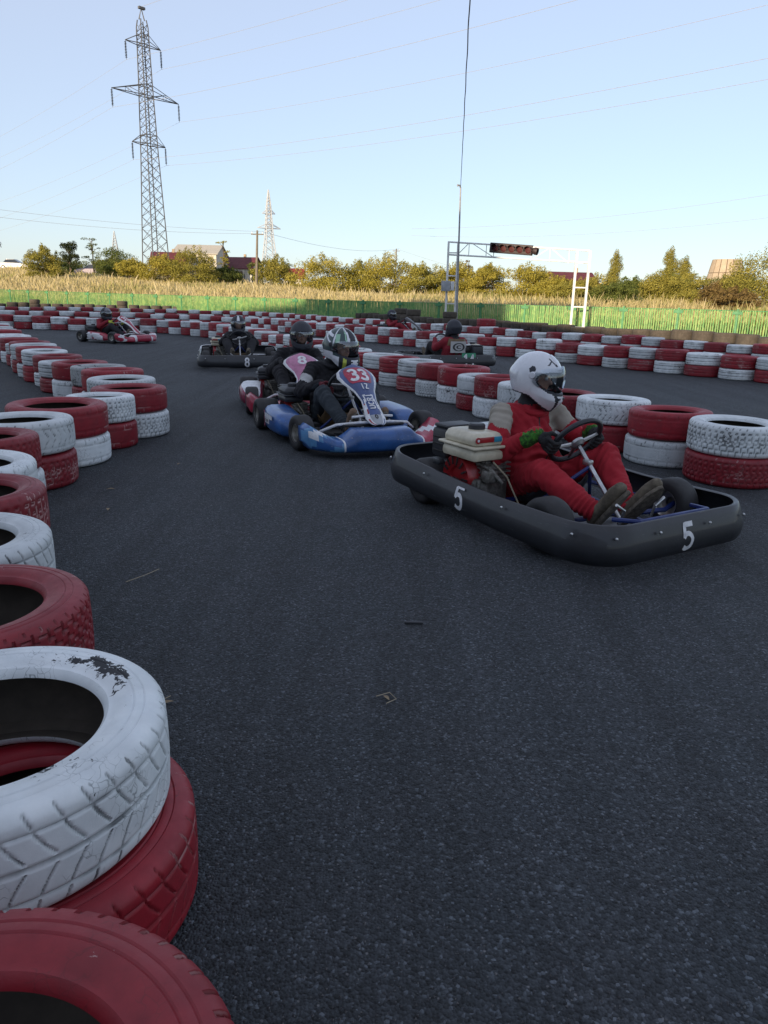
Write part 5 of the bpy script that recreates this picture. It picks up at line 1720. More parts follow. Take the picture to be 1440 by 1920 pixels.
def engine(root, x, y, z, s=1.0, tank=CREAM, red=ENGINE_RED, detail=True):
    e = MB()
    P = lambda a, b_, c_: (x+a*s, y+b_*s, z+c_*s)
    e.rbox(P(.06, .0, .06), (.22*s, .20*s, .14*s), .02); e.rbox(P(.10, .02, .16), (.13*s, .14*s, .12*s), .015)
    for k in range(5): e.box(P(.10, .02, .115+k*.022), (.155*s, .165*s, .006*s))
    eo = e.build('engine_block', ALU, root)
    f = MB(); f.lathe([(.001, 0), (.05, .0), (.06, .012), (.115, .018), (.13, -.005), (.135, -.09), (.10, -.10)], P(.02, -.10, .12), (0, -1, 0), 32)
    fo = f.build('fan_cover', red, eo)
    f = MB()
    for k in range(14):
        a = 2*pi*k/14; f.box((x+.02*s+.082*s*cos(a), y-.1235*s, z+.12*s+.082*s*sin(a)), (.040*s, .006, .008*s), Matrix.Rotation(-a, 3, 'Y'))
    tag(f.build('cooling_slots', DARK_METAL, fo), kind='stuff')
    MB().rbox(P(-.05, -.17, .19), (.05*s, .04*s, .03*s), .008).build('pull_handle', BLACK_PL, fo)
    t = MB(); t.rbox(P(.07, -.055, .255), (.27*s, .19*s, .060*s), .022, taper=.97); t.rbox(P(.07, -.055, .292), (.295*s, .215*s, .014*s), .02)
    t.rbox(P(.07, -.055, .328), (.27*s, .19*s, .065*s), .03, taper=.88)
    to = t.build('fuel_tank', tank, root)
    MB().lathe([(.046, 0), (.046, .028), (.038, .036), (.001, .037)], P(.06, -.03, .355), (0, 0, 1), 20).build('fuel_cap', BLACK_PL, to)
    if detail:
        lb = MB(); lb.rbox(P(.1985, -.085, .330), (.005, .105*s, .026*s), .002); lb.lathe([(.017, -.002), (.017, .003), (.001, .003)], P(.1995, -.128, .330), (1, 0, 0), 14); lb.build('red_tank_label', ENGINE_RED, to)
        MB().rbox(P(.1985, -.008, .330), (.005, .046*s, .026*s), .002).build('blue_tank_label', pmat('blue_label', (0.02, 0.25, 0.38), 0.4), to)
        MB().lathe([(.007, 0), (.007, .0025), (.001, .0025)], P(.2025, -.128, .330), (1, 0, 0), 10).build('label_dot', WHITE_P, to)
    a_ = MB(); a_.rbox(P(-.155, .0, .26), (.13*s, .20*s, .15*s), .02); a_.rbox(P(-.155, 0, .345), (.12*s, .18*s, .02*s), .01)
    ao = a_.build('air_filter', BLACK_PL, root)
    for k in range(3): MB().rbox(P(-.155, -.102, .22+k*.035), (.09*s, .006, .010*s), .002).build('filter_slot', DARK_METAL, ao)
    MB().rbox(P(-.02, .13, .345), (.17*s, .13*s, .03*s), .012).build('muffler_shield', STEEL, root)
    MB().rbox(P(-.02, .13, .27), (.19*s, .14*s, .11*s), .03).build('muffler', DARK_METAL, root)
    c_ = MB(); c_.tube([P(.12, -.06, .20), P(.20, -.05, .19), P(.24, .0, .12)], .012, 8); c_.rbox(P(.19, -.04, .15), (.06*s, .06*s, .06*s), .01); c_.tube([P(.17, -.09, .02), P(.17, -.09, .13)], .014, 8); c_.tube([P(.12, -.10, .03), P(.20, -.10, .03)], .016, 8)
    c_.build('carburettor', ALU, root)
    MB().tube([P(.20, -.03, .22), P(.27, 0, .16), P(.31, .05, .03), P(.40, .12, -.03)], .005, 6).build('fuel_hose', pmat('pale_hose', (0.30, 0.26, 0.18), 0.5), root)

WC = Vector((.115, 0, .46)); WA = Vector((-.80, 0, .60)).normalized(); WR = .150
WU = Vector((.60, 0, .80)); WL = Vector((0, 1, 0))
def wheel_point(ang, wc=None):
    wc = wc or WC
    n = (WL*cos(ang)+WU*sin(ang)); t = (-WL*sin(ang)+WU*cos(ang))
    return wc+n*WR, t, n, WA
def steering(root, turn=0.0, wc=None):
    wc = wc or WC
    ring = [wheel_point(2*pi*i/40, wc)[0] for i in range(40)]
    o = MB().tube(ring, .0145, 10, 0, True).build('steering_wheel', BLACK_PL, root)
    sp = MB()
    for a in (turn, turn+R_(180), turn+R_(270)):
        sp.tube([wc+WA*-.02, wheel_point(a, wc)[0]], [.012, .008], 6)
    sp.lathe([(.001, 0), (.040, 0), (.040, -.015), (.02, -.03)], wc-WA*.012, WA, 18)
    sp.build('spoke', STEEL, o)
    foot = Vector((.56, 0, .10))
    MB().tube([wc-WA*.02, foot], .0115, 10).build('steering_column', STEEL, root)
    MB().rbox(wc.lerp(foot, .28), (.05, .035, .03), .006).build('column_bracket', STEEL, root)
    MB().tube([wc.lerp(foot, .33)+Vector((.0, -.0, 0)), Vector((.12, -.23, .09))], .010, 8).build('column_stay', BLUE_FR, root)
    MB().tube([wc.lerp(foot, .33), Vector((.12, .23, .09))], .010, 8).build('column_stay', BLUE_FR, root)

def chassis(root, frame, seatm, seat=True, front=.86, sx=0.0):
    fr_ = MB()
    for s in (-1, 1):
        fr_.tube([(-.66, s*.30, .10), (-.3, s*.31, .075), (.1, s*.30, .07), (.38, s*.20, .07), (.62, s*.19, .07), (front, s*.19, .085)], .016, 8)
        fr_.tube([(.40, s*.20, .075), (.50, s*.40, .10), (.50, s*.47, .13)], .014, 8)
        fr_.tube([(-.36, s*.31, .08), (-.36, s*.52, .10), (.26, s*.52, .10), (.26, s*.30, .075)], .012, 8)
    for xx, w_ in ((-.66, .30), (-.38, .31), (-.1, .305), (.38, .20), (.62, .19), (front, .19)): fr_.tube([(xx, -w_, .08), (xx, w_, .08)], .014, 8)
    fr_.tube([(front-.10, -.28, .20), (front+.02, -.24, .215), (front+.02, .24, .215), (front-.10, .28, .20)], .011, 8)
    for s in (-1, 1): fr_.tube([(front-.04, s*.18, .08), (front+.02, s*.18, .215)], .010, 6)
    fr_.build('frame', frame, root)
    MB().box((.30, 0, .048), (.80, .40, .004)).build('floor_sheet', FLOOR_ALU, root, False)
    MB().cyl((-.50, -.50, .135), (-.50, .50, .135), .018, seg=12).build('rear_axle', STEEL, root)
    if seat:
        n, m_ = 20, 12; vs = []
        path = [(.04, .20), (.02, .13), (-.06, .075), (-.20, .065), (-.32, .085), (-.40, .16), (-.45, .28), (-.49, .42), (-.52, .53)]
        for i, (x, z) in enumerate(path):
            hw = .155+.02*sin(i/8*pi); side = .17 if 2 < i < 7 else .10
            for j in range(m_+1):
                u = -1+2*j/m_; y = hw*math.copysign(abs(u)**.8, u)*1.05
                lift = side*max(0, abs(u)-.55)**1.2*2.0
                x0_ = x; x = x+sx
                if i >= 5: vs.append((x+lift, y, z+lift*.15))
                else: vs.append((x+lift*.1, y, z+lift))
                x = x0_
        fs = [(i*(m_+1)+j, i*(m_+1)+j+1, (i+1)*(m_+1)+j+1, (i+1)*(m_+1)+j) for i in range(len(path)-1) for j in range(m_)]
        sb = MB(); sb.add(vs, fs); o = sb.build('seat', seatm, root, True, 180)
        md = o.modifiers.new('s', 'SOLIDIFY'); md.thickness = .007; md.offset = -1
    for s in (-1, 1):
        MB().tube([(.62, s*.11, .06), (.66, s*.11, .20), (.66, s*.17, .235)], .008, 6).build('pedal', STEEL, root)

BUMP_PL = vinyl('scuffed_bumper_plastic', (0.017, 0.019, 0.024), 0.5, (0.085, 0.09, 0.10))
def rental_kart(label, loc, rz, num, frame=BLUE_FR, nums=((0, 'F'),), eng=True, wear=False, rear_plate=None, steer=0.0, hw=.60, L0=-.84, L1=1.02, wc=None, sx=0.0, es=1.0):
    r = empty('go_kart', loc, rz); tag(r, label, 'go-kart', 'karts racing on the track')
    chassis(r, frame, BROWN_SEAT if not num == '5' else BLACK_PL, True, .84, sx)
    for x, y, w_, st in ((-.50, -(hw-.105), .17, 0), (-.50, hw-.105, .17, 0), (.50, -(hw-.095), .125, steer), (.50, hw-.095, .125, steer)): kart_wheel(r, x, y, w_, steer=st)
    steering(r, .3, wc)
    path = bumper_path(L0, L1, hw, .20)
    def prof(q):
        # q 0..1 round the section, outer face bulging; s-dependent sag is applied outside
        return q
    outer = [(-.012, .292), (.002, .300), (.010, .294), (.020, .262), (.032, .215), (.040, .170), (.036, .125), (.024, .092), (.010, .080), (.0, .086), (.020, .105), (.030, .135), (.032, .17), (.026, .215), (.012, .250), (-.004, .282)]
    outer = [(a_, .050+(z_-.08)*.86) for a_, z_ in outer]
    vs = []; n = len(path); m_ = len(outer)
    def sec(p, nn, o_, z):
        f_ = 1.0
        # the front is taller and rounder, the sides dip slightly between the wheels
        k = max(0, min(1, (p.x-.35)/.4))
        zz = z+(.0 if z < .2 else -.018*sin(pi*max(0, min(1, (p.x+.8)/1.6))))
        zz += float(np.interp(p.x, [-.8, .25, .9], [.048, 0, -.008]))
        return p+nn*(o_*(1+.15*k)*(1 if z > .06 else .9))+Vector((0, 0, zz))
    for p, nn in path:
        for o_, z in outer: vs.append(sec(p, nn, o_, z))
    fs = [(i*m_+j, i*m_+(j+1) % m_, ((i+1) % n)*m_+(j+1) % m_, ((i+1) % n)*m_+j) for i in range(n) for j in range(m_)]
    b = MB(); b.add(vs, fs)
    if wear:
        for q, f_ in enumerate(fs):
            i = q//m_; p = path[i][0]
            if p.y < -.45 and p.x < -.35 and (q % m_) in (0, 1, 2, 3) : b.m[q] = 1
    bo = b.build('bumper', [BUMP_PL, WHITE_P], r, True, 60)
    def surf(side, u0, size, z0=.072):
        """map glyph space to the outer bumper face; u runs along the path direction as read from outside"""
        def fn(u, v):
            s_ = u0+(u*size)
            if side == 'F': p, nn = Vector((L1, s_, 0)), Vector((1, 0, 0))
            elif side == 'R': p, nn = Vector((s_, -hw, 0)), Vector((0, -1, 0))
            elif side == 'B': p, nn = Vector((L0, -s_, 0)), Vector((-1, 0, 0))
            z = z0+v*(.135)
            zs = [q[1] for q in outer[1:9]][::-1]; os_ = [q[0] for q in outer[1:9]][::-1]
            o_ = float(np.interp(z, zs, os_))
            P_ = sec(p, nn, o_, z)
            slope = (float(np.interp(z+.01, zs, os_))-float(np.interp(z-.01, zs, os_)))/.02
            no_ = (nn+Vector((0, 0, -slope))).normalized()
            return P_, no_
        return fn
    for u0, side in nums:
        number(bo, 'race_number', num, surf(side, u0, .118), WHITE_P, .20 if num != '5' else .17)
    bt = MB()
    for i in range(3, n, 7):
        p, nn = path[i]
        P_ = sec(p, nn, .040, .19); bt.ball(P_, .008, 8, 5)
    o = bt.build('bolts', STEEL, bo); tag(o, kind='stuff')
    if eng: engine(r, -.40+sx*1.2, -.33, .08, es)
    return r

def race_kart(label, loc, rz, cols, num, steer=0.0, panel_num=True, graphics='streaks', seatm=BROWN_SEAT, side_num=True, plate=None):
    """kart with front nose, side pods and a tall steering fairing. cols: nose, pod, panel, accent, plate materials"""
    nose_m, pod_m, panel_m, acc_m, plate_m = cols[:5]
    r = empty('go_kart', loc, rz); tag(r, label, 'go-kart', 'karts racing on the track')
    chassis(r, DARK_METAL if graphics != 'streaks' else DARK_METAL, seatm, True, .74)
    for x, y, w_, st in ((-.52, -.53, .20, 0), (-.52, .53, .20, 0), (.52, -.52, .13, steer), (.52, .52, .13, steer)): kart_wheel(r, x, y, w_, .138, steer=st)
    steering(r)
    # white nerf bar in front of the feet
    MB().tube([(.60, -.40, .15), (.70, -.30, .215), (.76, -.14, .235), (.76, .14, .235), (.70, .30, .215), (.60, .40, .15)], .011, 8).build('nose_bracket', WHITE_P, r)
    MB().tube([(.70, -.17, .27), (.72, -.05, .28), (.72, .05, .28), (.70, .17, .27)], .010, 8).build('pedal_bar', WHITE_P, r)
    # nose
    ny, m_ = 84, 16; vs = []; W_ = .58
    def nose_sec(y):
        a = abs(y)/W_
        xf = 1.02-.05*(a*1.6)**2 if a < .55 else 1.02-.05*.774-.55*(a-.55)**1.6*1.2
        xb = .80-.10*a if a < .45 else .755-.9*(a-.45)**1.3*.55
        zt_ = .212 if a < .38 else (.212-.072*min(1, (a-.38)/.15) if a < .62 else .14+.125*((a-.62)/.38)**1.2)
        zb = .045+.03*max(0, a-.7)
        return xf, min(xb, xf-.05), zt_, zb
    for i in range(ny+1):
        y = -W_+2*W_*i/ny; xf, xb, zt_, zb = nose_sec(y)
        e = min(1, (1-abs(y)/W_)*14)**.5
        cx, cz = (xf+xb)/2, (zt_+zb)/2; hx, hz = (xf-xb)/2*max(e, .25), (zt_-zb)/2*max(e, .55)
        for j in range(m_):
            a = 2*pi*j/m_; ca, sa = cos(a), sin(a); p_ = .55
            vs.append((cx+hx*math.copysign(abs(ca)**p_, ca)+.03*(0.5-(sa+1)/2)*1, y, cz+hz*math.copysign(abs(sa)**p_, sa)))
    fs = [(i*m_+j, i*m_+(j+1) % m_, (i+1)*m_+(j+1) % m_, (i+1)*m_+j) for i in range(ny) for j in range(m_)]
    fs += [tuple(range(m_)), tuple(ny*m_+j for j in range(m_))]
    b = MB(); b.add(vs, fs)
    for q in range(ny*m_):
        i, j = divmod(q, m_); y = -W_+2*W_*(i+.5)/ny; a = (j+.5)/m_
        ay = abs(y)
        if graphics == 'streaks':
            if ay > .33:
                w1 = .5+.5*sin(ay*26+a*12)
                if w1 > .86 and a < .5: b.m[q] = 1
                elif (w1 > .45 and y < 0): b.m[q] = 2
                elif y > .33: b.m[q] = 3
            elif abs(ay-.33) < .014: b.m[q] = 1
        elif graphics == 'bands':
            if .22 < ay < .28 or (.45 < ay < .60 and sin(ay*50+a*9) > 0): b.m[q] = 1
            if ay > .6: b.m[q] = 1
    no = b.build('nose', [nose_m, WHITE_P, acc_m, plate_m if graphics == 'streaks' else acc_m], r, True, 50)
    # side pods
    for s in (-1, 1):
        vs = []; nx, m2 = 26, 14
        for i in range(nx+1):
            x = -.33+.66*i/nx; t = i/nx
            yo = .60+.045*sin(pi*t)-.05*max(0, t-.75)*4*(t-.75)*4; yi = .37+.04*t
            zt_ = .26-.035*t-.09*max(0, (t-.72)/.28)**1.5; zb = .055
            e = max(.35, min(1, min(t, 1-t)*9))**.5
            cy, cz = (yo+yi)/2, (zt_+zb)/2; hy, hz = (yo-yi)/2*e, (zt_-zb)/2*e
            for j in range(m2):
                a = 2*pi*j/m2; ca, sa = cos(a), sin(a)
                vs.append((x, s*(cy+hy*math.copysign(abs(ca)**.5, ca)), cz+hz*math.copysign(abs(sa)**.55, sa)))
        fs = [(i*m2+j, i*m2+(j+1) % m2, (i+1)*m2+(j+1) % m2, (i+1)*m2+j) for i in range(nx) for j in range(m2)]
        fs += [tuple(range(m2)), tuple(nx*m2+j for j in range(m2))]
        pb = MB(); pb.add(vs, fs)
        if graphics == 'bands':
            for q in range(nx*m2):
                i, j = divmod(q, m2)
                if (j in (0, 1, m2-1, m2-2)) and not (i > 22): pb.m[q] = 1 if (i+j*3) % 13 < 10 else 0
        if graphics == 'pink':
            for q in range(nx*m2):
                i, j = divmod(q, m2)
                if j in (2, 3, 4): pb.m[q] = 1
        po = pb.build('side_pod', [pod_m, WHITE_P], r, True, 50)
        if side_num and s < 0:
            def fn(u, v):
                x = -.29+u*.10; t = (x+.33)/.66
                return Vector((x, -(.60+.045*sin(pi*t))-.001, .085+v*.13)), Vector((0, -1, 0))
            number(po, 'race_number', num, fn, cols[5] if len(cols) > 5 else WHITE_P, .18)
            st = MB()
            st.add([(-.12, -.648, .175), (.10, -.646, .170), (.10, -.646, .205), (-.12, -.648, .212)], [(0, 1, 2, 3)])
            st.add([(-.11, -.6485, .130), (.02, -.6475, .128), (.02, -.6475, .172), (-.11, -.6485, .172)], [(0, 1, 2, 3)])
            st.build('sticker', WHITE_P, po, False)
            def fn2(u, v): return Vector((-.10+u*.032, -.6495, .140+v*.024)), Vector((0, -1, 0))
            number(po, 'sticker_lettering', 'TOOR', fn2, BLACK_PL, .2)
    # steering fairing
    n1, n2 = 48, 14
    def fw(t): return (1.15 if graphics == 'pink' else 1.0)*float(np.interp(t, [0, .03, .10, .20, .34, .50, .66, .80, .90, .96, 1.0], [.034, .066, .084, .074, .066, .092, .142, .168, .156, .115, .02]))
    top_ = .36 if graphics == 'pink' else .40
    def fc(t):
        x = .86-.60*t**.92+.0; z = .235+top_*t**1.0+.03*sin(pi*t)
        return Vector((x, 0, z))
    def fp(t, u):
        c_ = fc(t); w_ = fw(t)
        tg = (fc(min(1, t+.02))-fc(max(0, t-.02))).normalized(); nn = Vector((tg.z, 0, -tg.x))
        return c_+Vector((0, u*w_, 0))-nn*(.030*u*u*(w_/.1)), (nn+Vector((0, u*.45, 0))).normalized()
    vs = []
    for i in range(n1+1):
        for j in range(n2+1): vs.append(fp(i/n1, -1+2*j/n2)[0])
    fs = [(i*(n2+1)+j, i*(n2+1)+j+1, (i+1)*(n2+1)+j+1, (i+1)*(n2+1)+j) for i in range(n1) for j in range(n2)]
    fb = MB(); fb.add(vs, fs)
    for q in range(n1*n2):
        i, j = divmod(q, n2); t = (i+.5)/n1; u = abs(-1+2*(j+.5)/n2); us = -1+2*(j+.5)/n2
        if graphics == 'streaks':
            if u > .86: fb.m[q] = 1
            elif t < .42 and abs(u-.55-.2*sin(t*9)) < .10: fb.m[q] = 1
            elif t < .30 and us < -.55: fb.m[q] = 2
            if t < .12 and u < .55: fb.m[q] = 3
        elif graphics == 'pink':
            if u > .90: fb.m[q] = 1
        elif graphics == 'bands':
            if u > .62: fb.m[q] = 1
            elif t > .5: fb.m[q] = 0
    po = fb.build('front_fairing', [panel_m, WHITE_P, ENGINE_RED, GREYBOX], r, True, 180)
    md = po.modifiers.new('s', 'SOLIDIFY'); md.thickness = .006; md.offset = -1
    if panel_num:
        # number plate patch
        vs = []; a_, b__ = 10, 10
        for i in range(a_+1):
            t = .62+.30*i/a_
            for j in range(b__+1):
                u = -.72+1.44*j/b__
                p_, n_ = fp(t, u*(.92 if 0 < i < a_ else .84)); vs.append(p_+n_*.0025)
        pb = MB(); pb.add(vs, [(i*(b__+1)+j, i*(b__+1)+j+1, (i+1)*(b__+1)+j+1, (i+1)*(b__+1)+j) for i in range(a_) for j in range(b__)])
        pl = pb.build('number_plate', plate_m, po, True, 180)
        wtot = len(num)*.74-.12; sc = .115
        def fn(u, v):
            t = .665+v*.215; y = (u-wtot/2)*sc*(1 if len(num) > 1 else 1.15)
            p_, n_ = fp(t, y/fw(t)); return p_+n_*.003, n_
        number(pl, 'race_number', num, fn, WHITE_P, .22)
        if graphics == 'streaks':
            def fn(u, v):
                t = .50+v*.09; p_, n_ = fp(t, (u-.6)*.045/fw(t)); return p_+n_*.003, n_
            number(po, 'fairing_lettering', 'IZ', fn, WHITE_P, .2)
            def fn(u, v):
                t = .20+u*.075; p_, n_ = fp(t, -(v-.5)*.045/fw(t)); return p_+n_*.003, n_
            number(po, 'fairing_lettering', 'UCRI', fn, WHITE_P, .2)
            def fn(u, v):
                return fp(.07+v*.05, (u-.31)*.03/.07)
            ring = MB(); glyph_mesh(ring, 'O', fn, .25); ring.build('bolt_washer', DARK_METAL, po, False)
    engine(r, -.42, -.30, .06, .92, tank=BLACK_PL if graphics != 'x' else CREAM, detail=False)
    # rear bumper tube
    MB().tube([(-.60, -.45, .10), (-.72, -.50, .16), (-.74, -.3, .17), (-.74, .3, .17), (-.72, .50, .16), (-.60, .45, .10)], .013, 8).build('rear_bumper', STEEL, r)
    return r

def joints(**k):
    J = dict(pelvis=(-.27, 0, .19), chest=(-.375, 0, .47), neck=(-.375, 0, .635), head=(-.345, 0, .775),
             shR=(-.355, -.185, .565), shL=(-.355, .185, .565), elR=(-.20, -.30, .36), elL=(-.20, .30, .36),
             hipR=(-.24, -.09, .175), hipL=(-.24, .09, .175), knR=(.13, -.215, .385), knL=(.13, .215, .385),
             anR=(.46, -.13, .16), anL=(.46, .13, .16), toeR=(.575, -.14, .295), toeL=(.575, .14, .295))
    J.update(k); return J
def grips(J, aR=R_(185), aL=R_(-5), wc=None):
    W = {}
    for S, a in (('R', aR), ('L', aL)):
        P_, t, n, ax = wheel_point(a, wc); 
        if S == 'L': t = t
        else: t = -t
        W[S] = (P_, t, n, ax); J['wr'+S] = tuple(P_+n*.050+ax*.095)
    return W
# ---------------------------------------------------------------- the seven karts and their drivers
def ang(dx, dy): return math.atan2(dy, dx)
H5 = ang(.524, -.852)
K5 = (0.905, 4.06, 0)
rental_kart('black-bumpered rental kart number 5 with cream fuel tank, nearest the camera', K5, H5, '5', BLUE_FR, ((-.07, 'R'), (-.03, 'F')), hw=.545, L0=-.845, L1=.90, wc=WC+Vector((.06, .02, -.01)), sx=.12, es=1.12)
J = joints(bulk=1.01, pelvis=(-.16, .02, .18), chest=(-.245, .03, .45), neck=(-.235, .05, .615), head=(-.205, .06, .745), shR=(-.225, -.165, .545), shL=(-.235, .22, .555), elR=(-.09, -.30, .35), elL=(-.06, .34, .36),
 hipR=(-.13, -.08, .165), hipL=(-.13, .11, .165), knR=(.17, -.19, .29), knL=(.20, .23, .35))
W = grips(J, wc=WC+Vector((.06, .02, -.01)))
person('driver in red suit with beige shoulders and plain white helmet, looking to his left', K5, H5, J, SUIT_RED, 'white', R_(27), R_(8), 'clear', R_(8), .009, True, SUIT_BEIGE, GLOVE_K, GLOVE_G, SHOE_B, None, W, hs=.96)

BLUE_V = vinyl('blue_kart_vinyl', (0.025, 0.105, 0.32)); LBLUE_V = vinyl('light_blue_kart_vinyl', (0.10, 0.28, 0.52)); PINKW = vinyl('scuffed_pink_vinyl', (0.30, 0.16, 0.22)); PLATE_R = vinyl('crimson_number_plate', (0.42, 0.012, 0.055))
DBLUE = vinyl('dark_blue_fairing_vinyl', (0.045, 0.085, 0.24)); PINK = vinyl('pink_fairing_vinyl', (0.46, 0.16, 0.29), wear=(.5, .4, .45)); RED_V = vinyl('red_kart_vinyl', (0.36, 0.02, 0.05)); PODRED = vinyl('crimson_pod_vinyl', (0.26, 0.02, 0.06))
NUMP = pmat('faded_pink_number', (0.45, 0.12, 0.2), 0.5)
K33 = (-0.39, 6.42, 0); H33 = ang(.40, -.917)
race_kart('blue race kart number 33 with blue side pods and tall numbered fairing', K33, H33, (BLUE_V, BLUE_V, DBLUE, LBLUE_V, PLATE_R, NUMP), '33', R_(6))
J = joints(chest=(-.31, 0, .47), neck=(-.27, .02, .64), head=(-.19, .06, .745), shR=(-.27, -.18, .555), shL=(-.27, .21, .555), elR=(-.14, -.33, .37), bulk=.94, band=1)
W = grips(J, R_(200), R_(-20))
person('driver in black suit with striped white, black and green helmet in the blue kart', K33, H33, J, SUIT_BLACK, 'striped', R_(22), R_(6), 'clear', 0, .010, True, SUIT_WHITE, pmat('dark_red_glove', (0.12, 0.012, 0.02), 0.8), None, SHOE_T, DENIM, W, hs=1.10)

K8 = (-0.96, 8.15, 0); H8 = ang(.20, -.98)
race_kart('race kart with pink number 8 fairing and red and white pods behind the blue kart', K8, H8, (RED_V, PODRED, PINK, WHITE_P, PINK, WHITE_P), '8', 0, graphics='pink')
J = joints(chest=(-.31, 0, .47), neck=(-.27, .02, .63), head=(-.21, .05, .755), shR=(-.28, -.17, .55), shL=(-.28, .21, .55))
W = grips(J)
person('driver in dark suit and plain black helmet behind the pink number 8 fairing', K8, H8, J, SUIT_BLACK, 'black', R_(2), R_(12), 'clear', 0, .012, True, None, GLOVE_K, None, SHOE_B, None, W)

KB8 = (-2.58, 13.15, 0); HB8 = ang(.22, -.975)
rental_kart('black rental kart with white number 8 on its front bumper', KB8, HB8, '8', DARK_METAL, ((.05, 'F'),), wear=True, hw=.66)
J = joints(head=(-.32, 0, .675), chest=(-.35, 0, .40), neck=(-.345, 0, .545), shR=(-.33, -.17, .485), shL=(-.33, .17, .485)); W = grips(J)
person('driver all in black with a dark shiny helmet in the black number 8 kart', KB8, HB8, J, SUIT_BLACK, 'chrome', R_(0), R_(6), 'clear', 0, .018, False, None, GLOVE_K, None, SHOE_B, None, W)

KR = (-6.70, 18.65, 0); HR = ang(.87, -.49)
race_kart('red and white race kart number 33 at the far left', KR, HR, (RED_V, RED_V, RED_V, WHITE_P, RED_V, WHITE_P), '33', 0, graphics='bands')
J = joints(head=(-.27, 0, .66), chest=(-.35, 0, .40), neck=(-.345, 0, .545), shR=(-.33, -.17, .485), shL=(-.33, .17, .485)); W = grips(J)
person('driver in red and black suit with dark helmet and yellow gloves at far left', KR, HR, J, SUIT_DKRED, 'grey', R_(-18), R_(4), 'smoked', 0, .018, False, None, GLOVE_Y, None, SHOE_B, SUIT_BLACK, W)

K14 = (1.02, 13.5, 0); H14 = ang(-.38, .925)
k14 = rental_kart('black rental kart with green number 14 plate seen from behind', K14, H14, '14', DARK_METAL, (), hw=.60)
GP = pmat('green_number_plate', (0.012, 0.20, 0.10), 0.45)
pl = MB().rbox((-.862, -.02, .215), (.008, .26, .21), .003, Matrix.Rotation(.12, 3, 'Y')).build('number_plate', GP, k14)
def fn14(u, v): return Vector((-.868-.12*(.12+v*.17-.2)*-1, -.02-(u-.68)*.15+.0, .13+v*.17)), Vector((-1, 0, .1)).normalized()
number(pl, 'race_number', '14', fn14, WHITE_P, .2)
J = joints(head=(-.30, 0, .70), chest=(-.35, 0, .40), neck=(-.345, 0, .545), shR=(-.33, -.17, .485), shL=(-.33, .17, .485), bulk=1.05); W = grips(J)
per14 = person('driver in red jacket with white back panel, seen from behind in kart 14', K14, H14, J, SUIT_DKRED, 'chrome', R_(10), R_(5), 'smoked', 0, .016, False, None, GLOVE_K, None, SHOE_B, SUIT_BLACK, W)
# white back panel with an oval emblem, laid on the jacket
bp = MB(); vs = []; n = 10
def back(u, v):
    y = -.15+.30*u; z = .30+.19*v
    return Vector((-.375-.135*math.sqrt(max(.05, 1-(y/.27)**2))-.012-.03*(1-v)*0, y, z)), Vector((-1, 0, 0))
for i in range(n+1):
    for j in range(n+1): vs.append(back(i/n, j/n)[0])
bp.add(vs, [(i*(n+1)+j, i*(n+1)+j+1, (i+1)*(n+1)+j+1, (i+1)*(n+1)+j) for i in range(n) for j in range(n)])
bpo = bp.build('back_panel', SUIT_WHITE, per14, True, 180)
em = MB()
glyph_mesh(em, 'O', lambda u, v: back(.5-(u-.31)*1.25, .5+(v-.5)*.75), .10); glyph_mesh(em, 'C', lambda u, v: back(.5-(u-.31)*.5, .5+(v-.5)*.3), .2)
em.build('emblem', BLACK_PL, bpo, False)

KF = (.35, 24.6, 0); HF = ang(.86, -.51)
BLK_V = vinyl('black_kart_vinyl', (0.025, 0.022, 0.026)); DRED_V = vinyl('dark_red_kart_vinyl', (0.10, 0.012, 0.02))
race_kart('dark kart half hidden behind the second tyre barrier', KF, HF, (BLK_V, DRED_V, BLK_V, DRED_V, BLK_V), '1', 0, panel_num=False, graphics='plain', side_num=False)
J = joints(head=(-.29, 0, .70), chest=(-.35, 0, .40), neck=(-.345, 0, .545), shR=(-.33, -.17, .485), shL=(-.33, .17, .485)); W = grips(J)
person('driver in dark red suit and dark helmet behind the second tyre barrier', KF, HF, J, SUIT_DKRED, 'black', R_(-15), R_(4), 'smoked', 0, .022, False, None, GLOVE_K, None, SHOE_B, None, W)

# ---------------------------------------------------------------- small litter on the asphalt
DRYLEAF = pmat('dry_leaf', (0.30, 0.24, 0.15), 0.8, c2=(0.18, 0.13, 0.08), scale=40)
TWIG = pmat('pale_straw', (0.36, 0.31, 0.22), 0.8)
def leaf(label, x, y, a, s=.03):
    b = MB(); vs = []; n = 6
    for i in range(n+1):
        t = i/n; w_ = .38*sin(pi*min(1, t*1.02+.01))
        for u in (-1, 0, 1): vs.append((s*(t-.5)*2, s*u*w_, .004+s*(.25*abs(u)*w_+.18*sin(t*3.1))))
    b.add(vs, [(i*3+j, i*3+j+1, i*3+4+j, i*3+3+j) for i in range(n) for j in (0, 1)])
    o = b.build('dry_leaf', DRYLEAF, None, True, 180, (x, y, .001)); o.rotation_euler = (0, 0, a); tag(o, label, 'leaf', 'dry leaves and straws on the asphalt')
leaf('dry curled leaf on the open asphalt left of the middle of the track', -.62, 1.92, .6, .022)
leaf('small pale leaf on the asphalt below the ribbed white tyre', -1.66, 4.35, .2, .03)
leaf('dry leaf on the asphalt beside the red tyre with pale dashes', -1.52, 3.92, 1.9, .024)
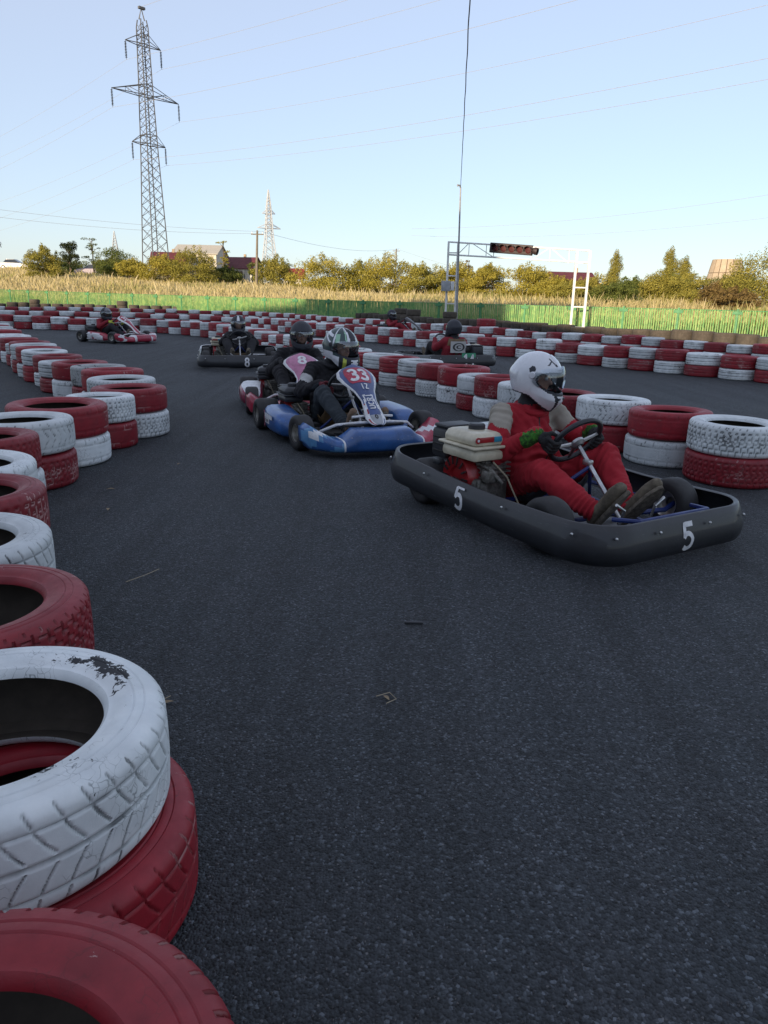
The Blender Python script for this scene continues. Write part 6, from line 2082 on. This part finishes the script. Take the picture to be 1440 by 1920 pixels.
leaf('bent dry leaf in the middle of the asphalt', .02, 1.98, 2.2, .016)
leaf('tiny leaf on the asphalt near the tip of the left chain', -1.45, 5.1, 1.2, .022)
def straw(label, pts):
    o = MB().tube([(p[0], p[1], p[2] if len(p) > 2 else .004) for p in pts], .0016, 4).build('straw', TWIG, None); tag(o, label, 'straw', 'dry leaves and straws on the asphalt')
straw('curved pale straw on the asphalt right of the glossy red tyre', [(-.72, 1.86), (-.66, 1.90, .008), (-.62, 1.96, .006)])
straw('short straw on the asphalt beside the stacked white tyres', [(-1.06, 2.86), (-1.0, 2.93, .01), (-.97, 3.02)])
straw('thin looped straw on the middle of the asphalt', [(-.01, 1.99), (.03, 2.0, .012), (.05, 1.97, .008), (.02, 1.95)])
o = MB().rbox((0, 0, .006), (.07, .012, .008), .003).build('rubber_scrap', BLACK_PL, None, True, 35, (.12, 2.52, .001)); tag(o, 'black scrap of rubber lying on the asphalt below the blue kart', 'rubber scrap')
# loose grit scattered over the near asphalt
r_ = np.random.default_rng(9); n = 16000
y = .5+r_.uniform(0, 1, n)**1.9*11; x = r_.uniform(-.62, .62, n)*(y+.3)
s = r_.uniform(.0010, .0034, n)*(1+y*.05)
tet = np.array([(1, 0, 0), (-.5, .87, 0), (-.5, -.87, 0), (0, 0, 1.1)])
a = r_.uniform(0, 6.28, n); ca, sa = np.cos(a), np.sin(a)
T = tet[None]*s[:, None, None]
V = np.stack([T[..., 0]*ca[:, None]-T[..., 1]*sa[:, None]+x[:, None], T[..., 0]*sa[:, None]+T[..., 1]*ca[:, None]+y[:, None], T[..., 2]+.0005], -1).reshape(-1, 3)
F = (np.arange(n)[:, None, None]*4+np.array([[0, 1, 3], [1, 2, 3], [2, 0, 3]])[None]).reshape(-1, 3)
o = link('loose_gravel', np_mesh('loose_gravel', V, F, pmat('grey_grit', (0.16, 0.16, 0.165), 0.8, c2=(.05, .05, .055), scale=30, rand=False)))
tag(o, 'fine grey grit scattered over the asphalt', 'gravel', kind='stuff')
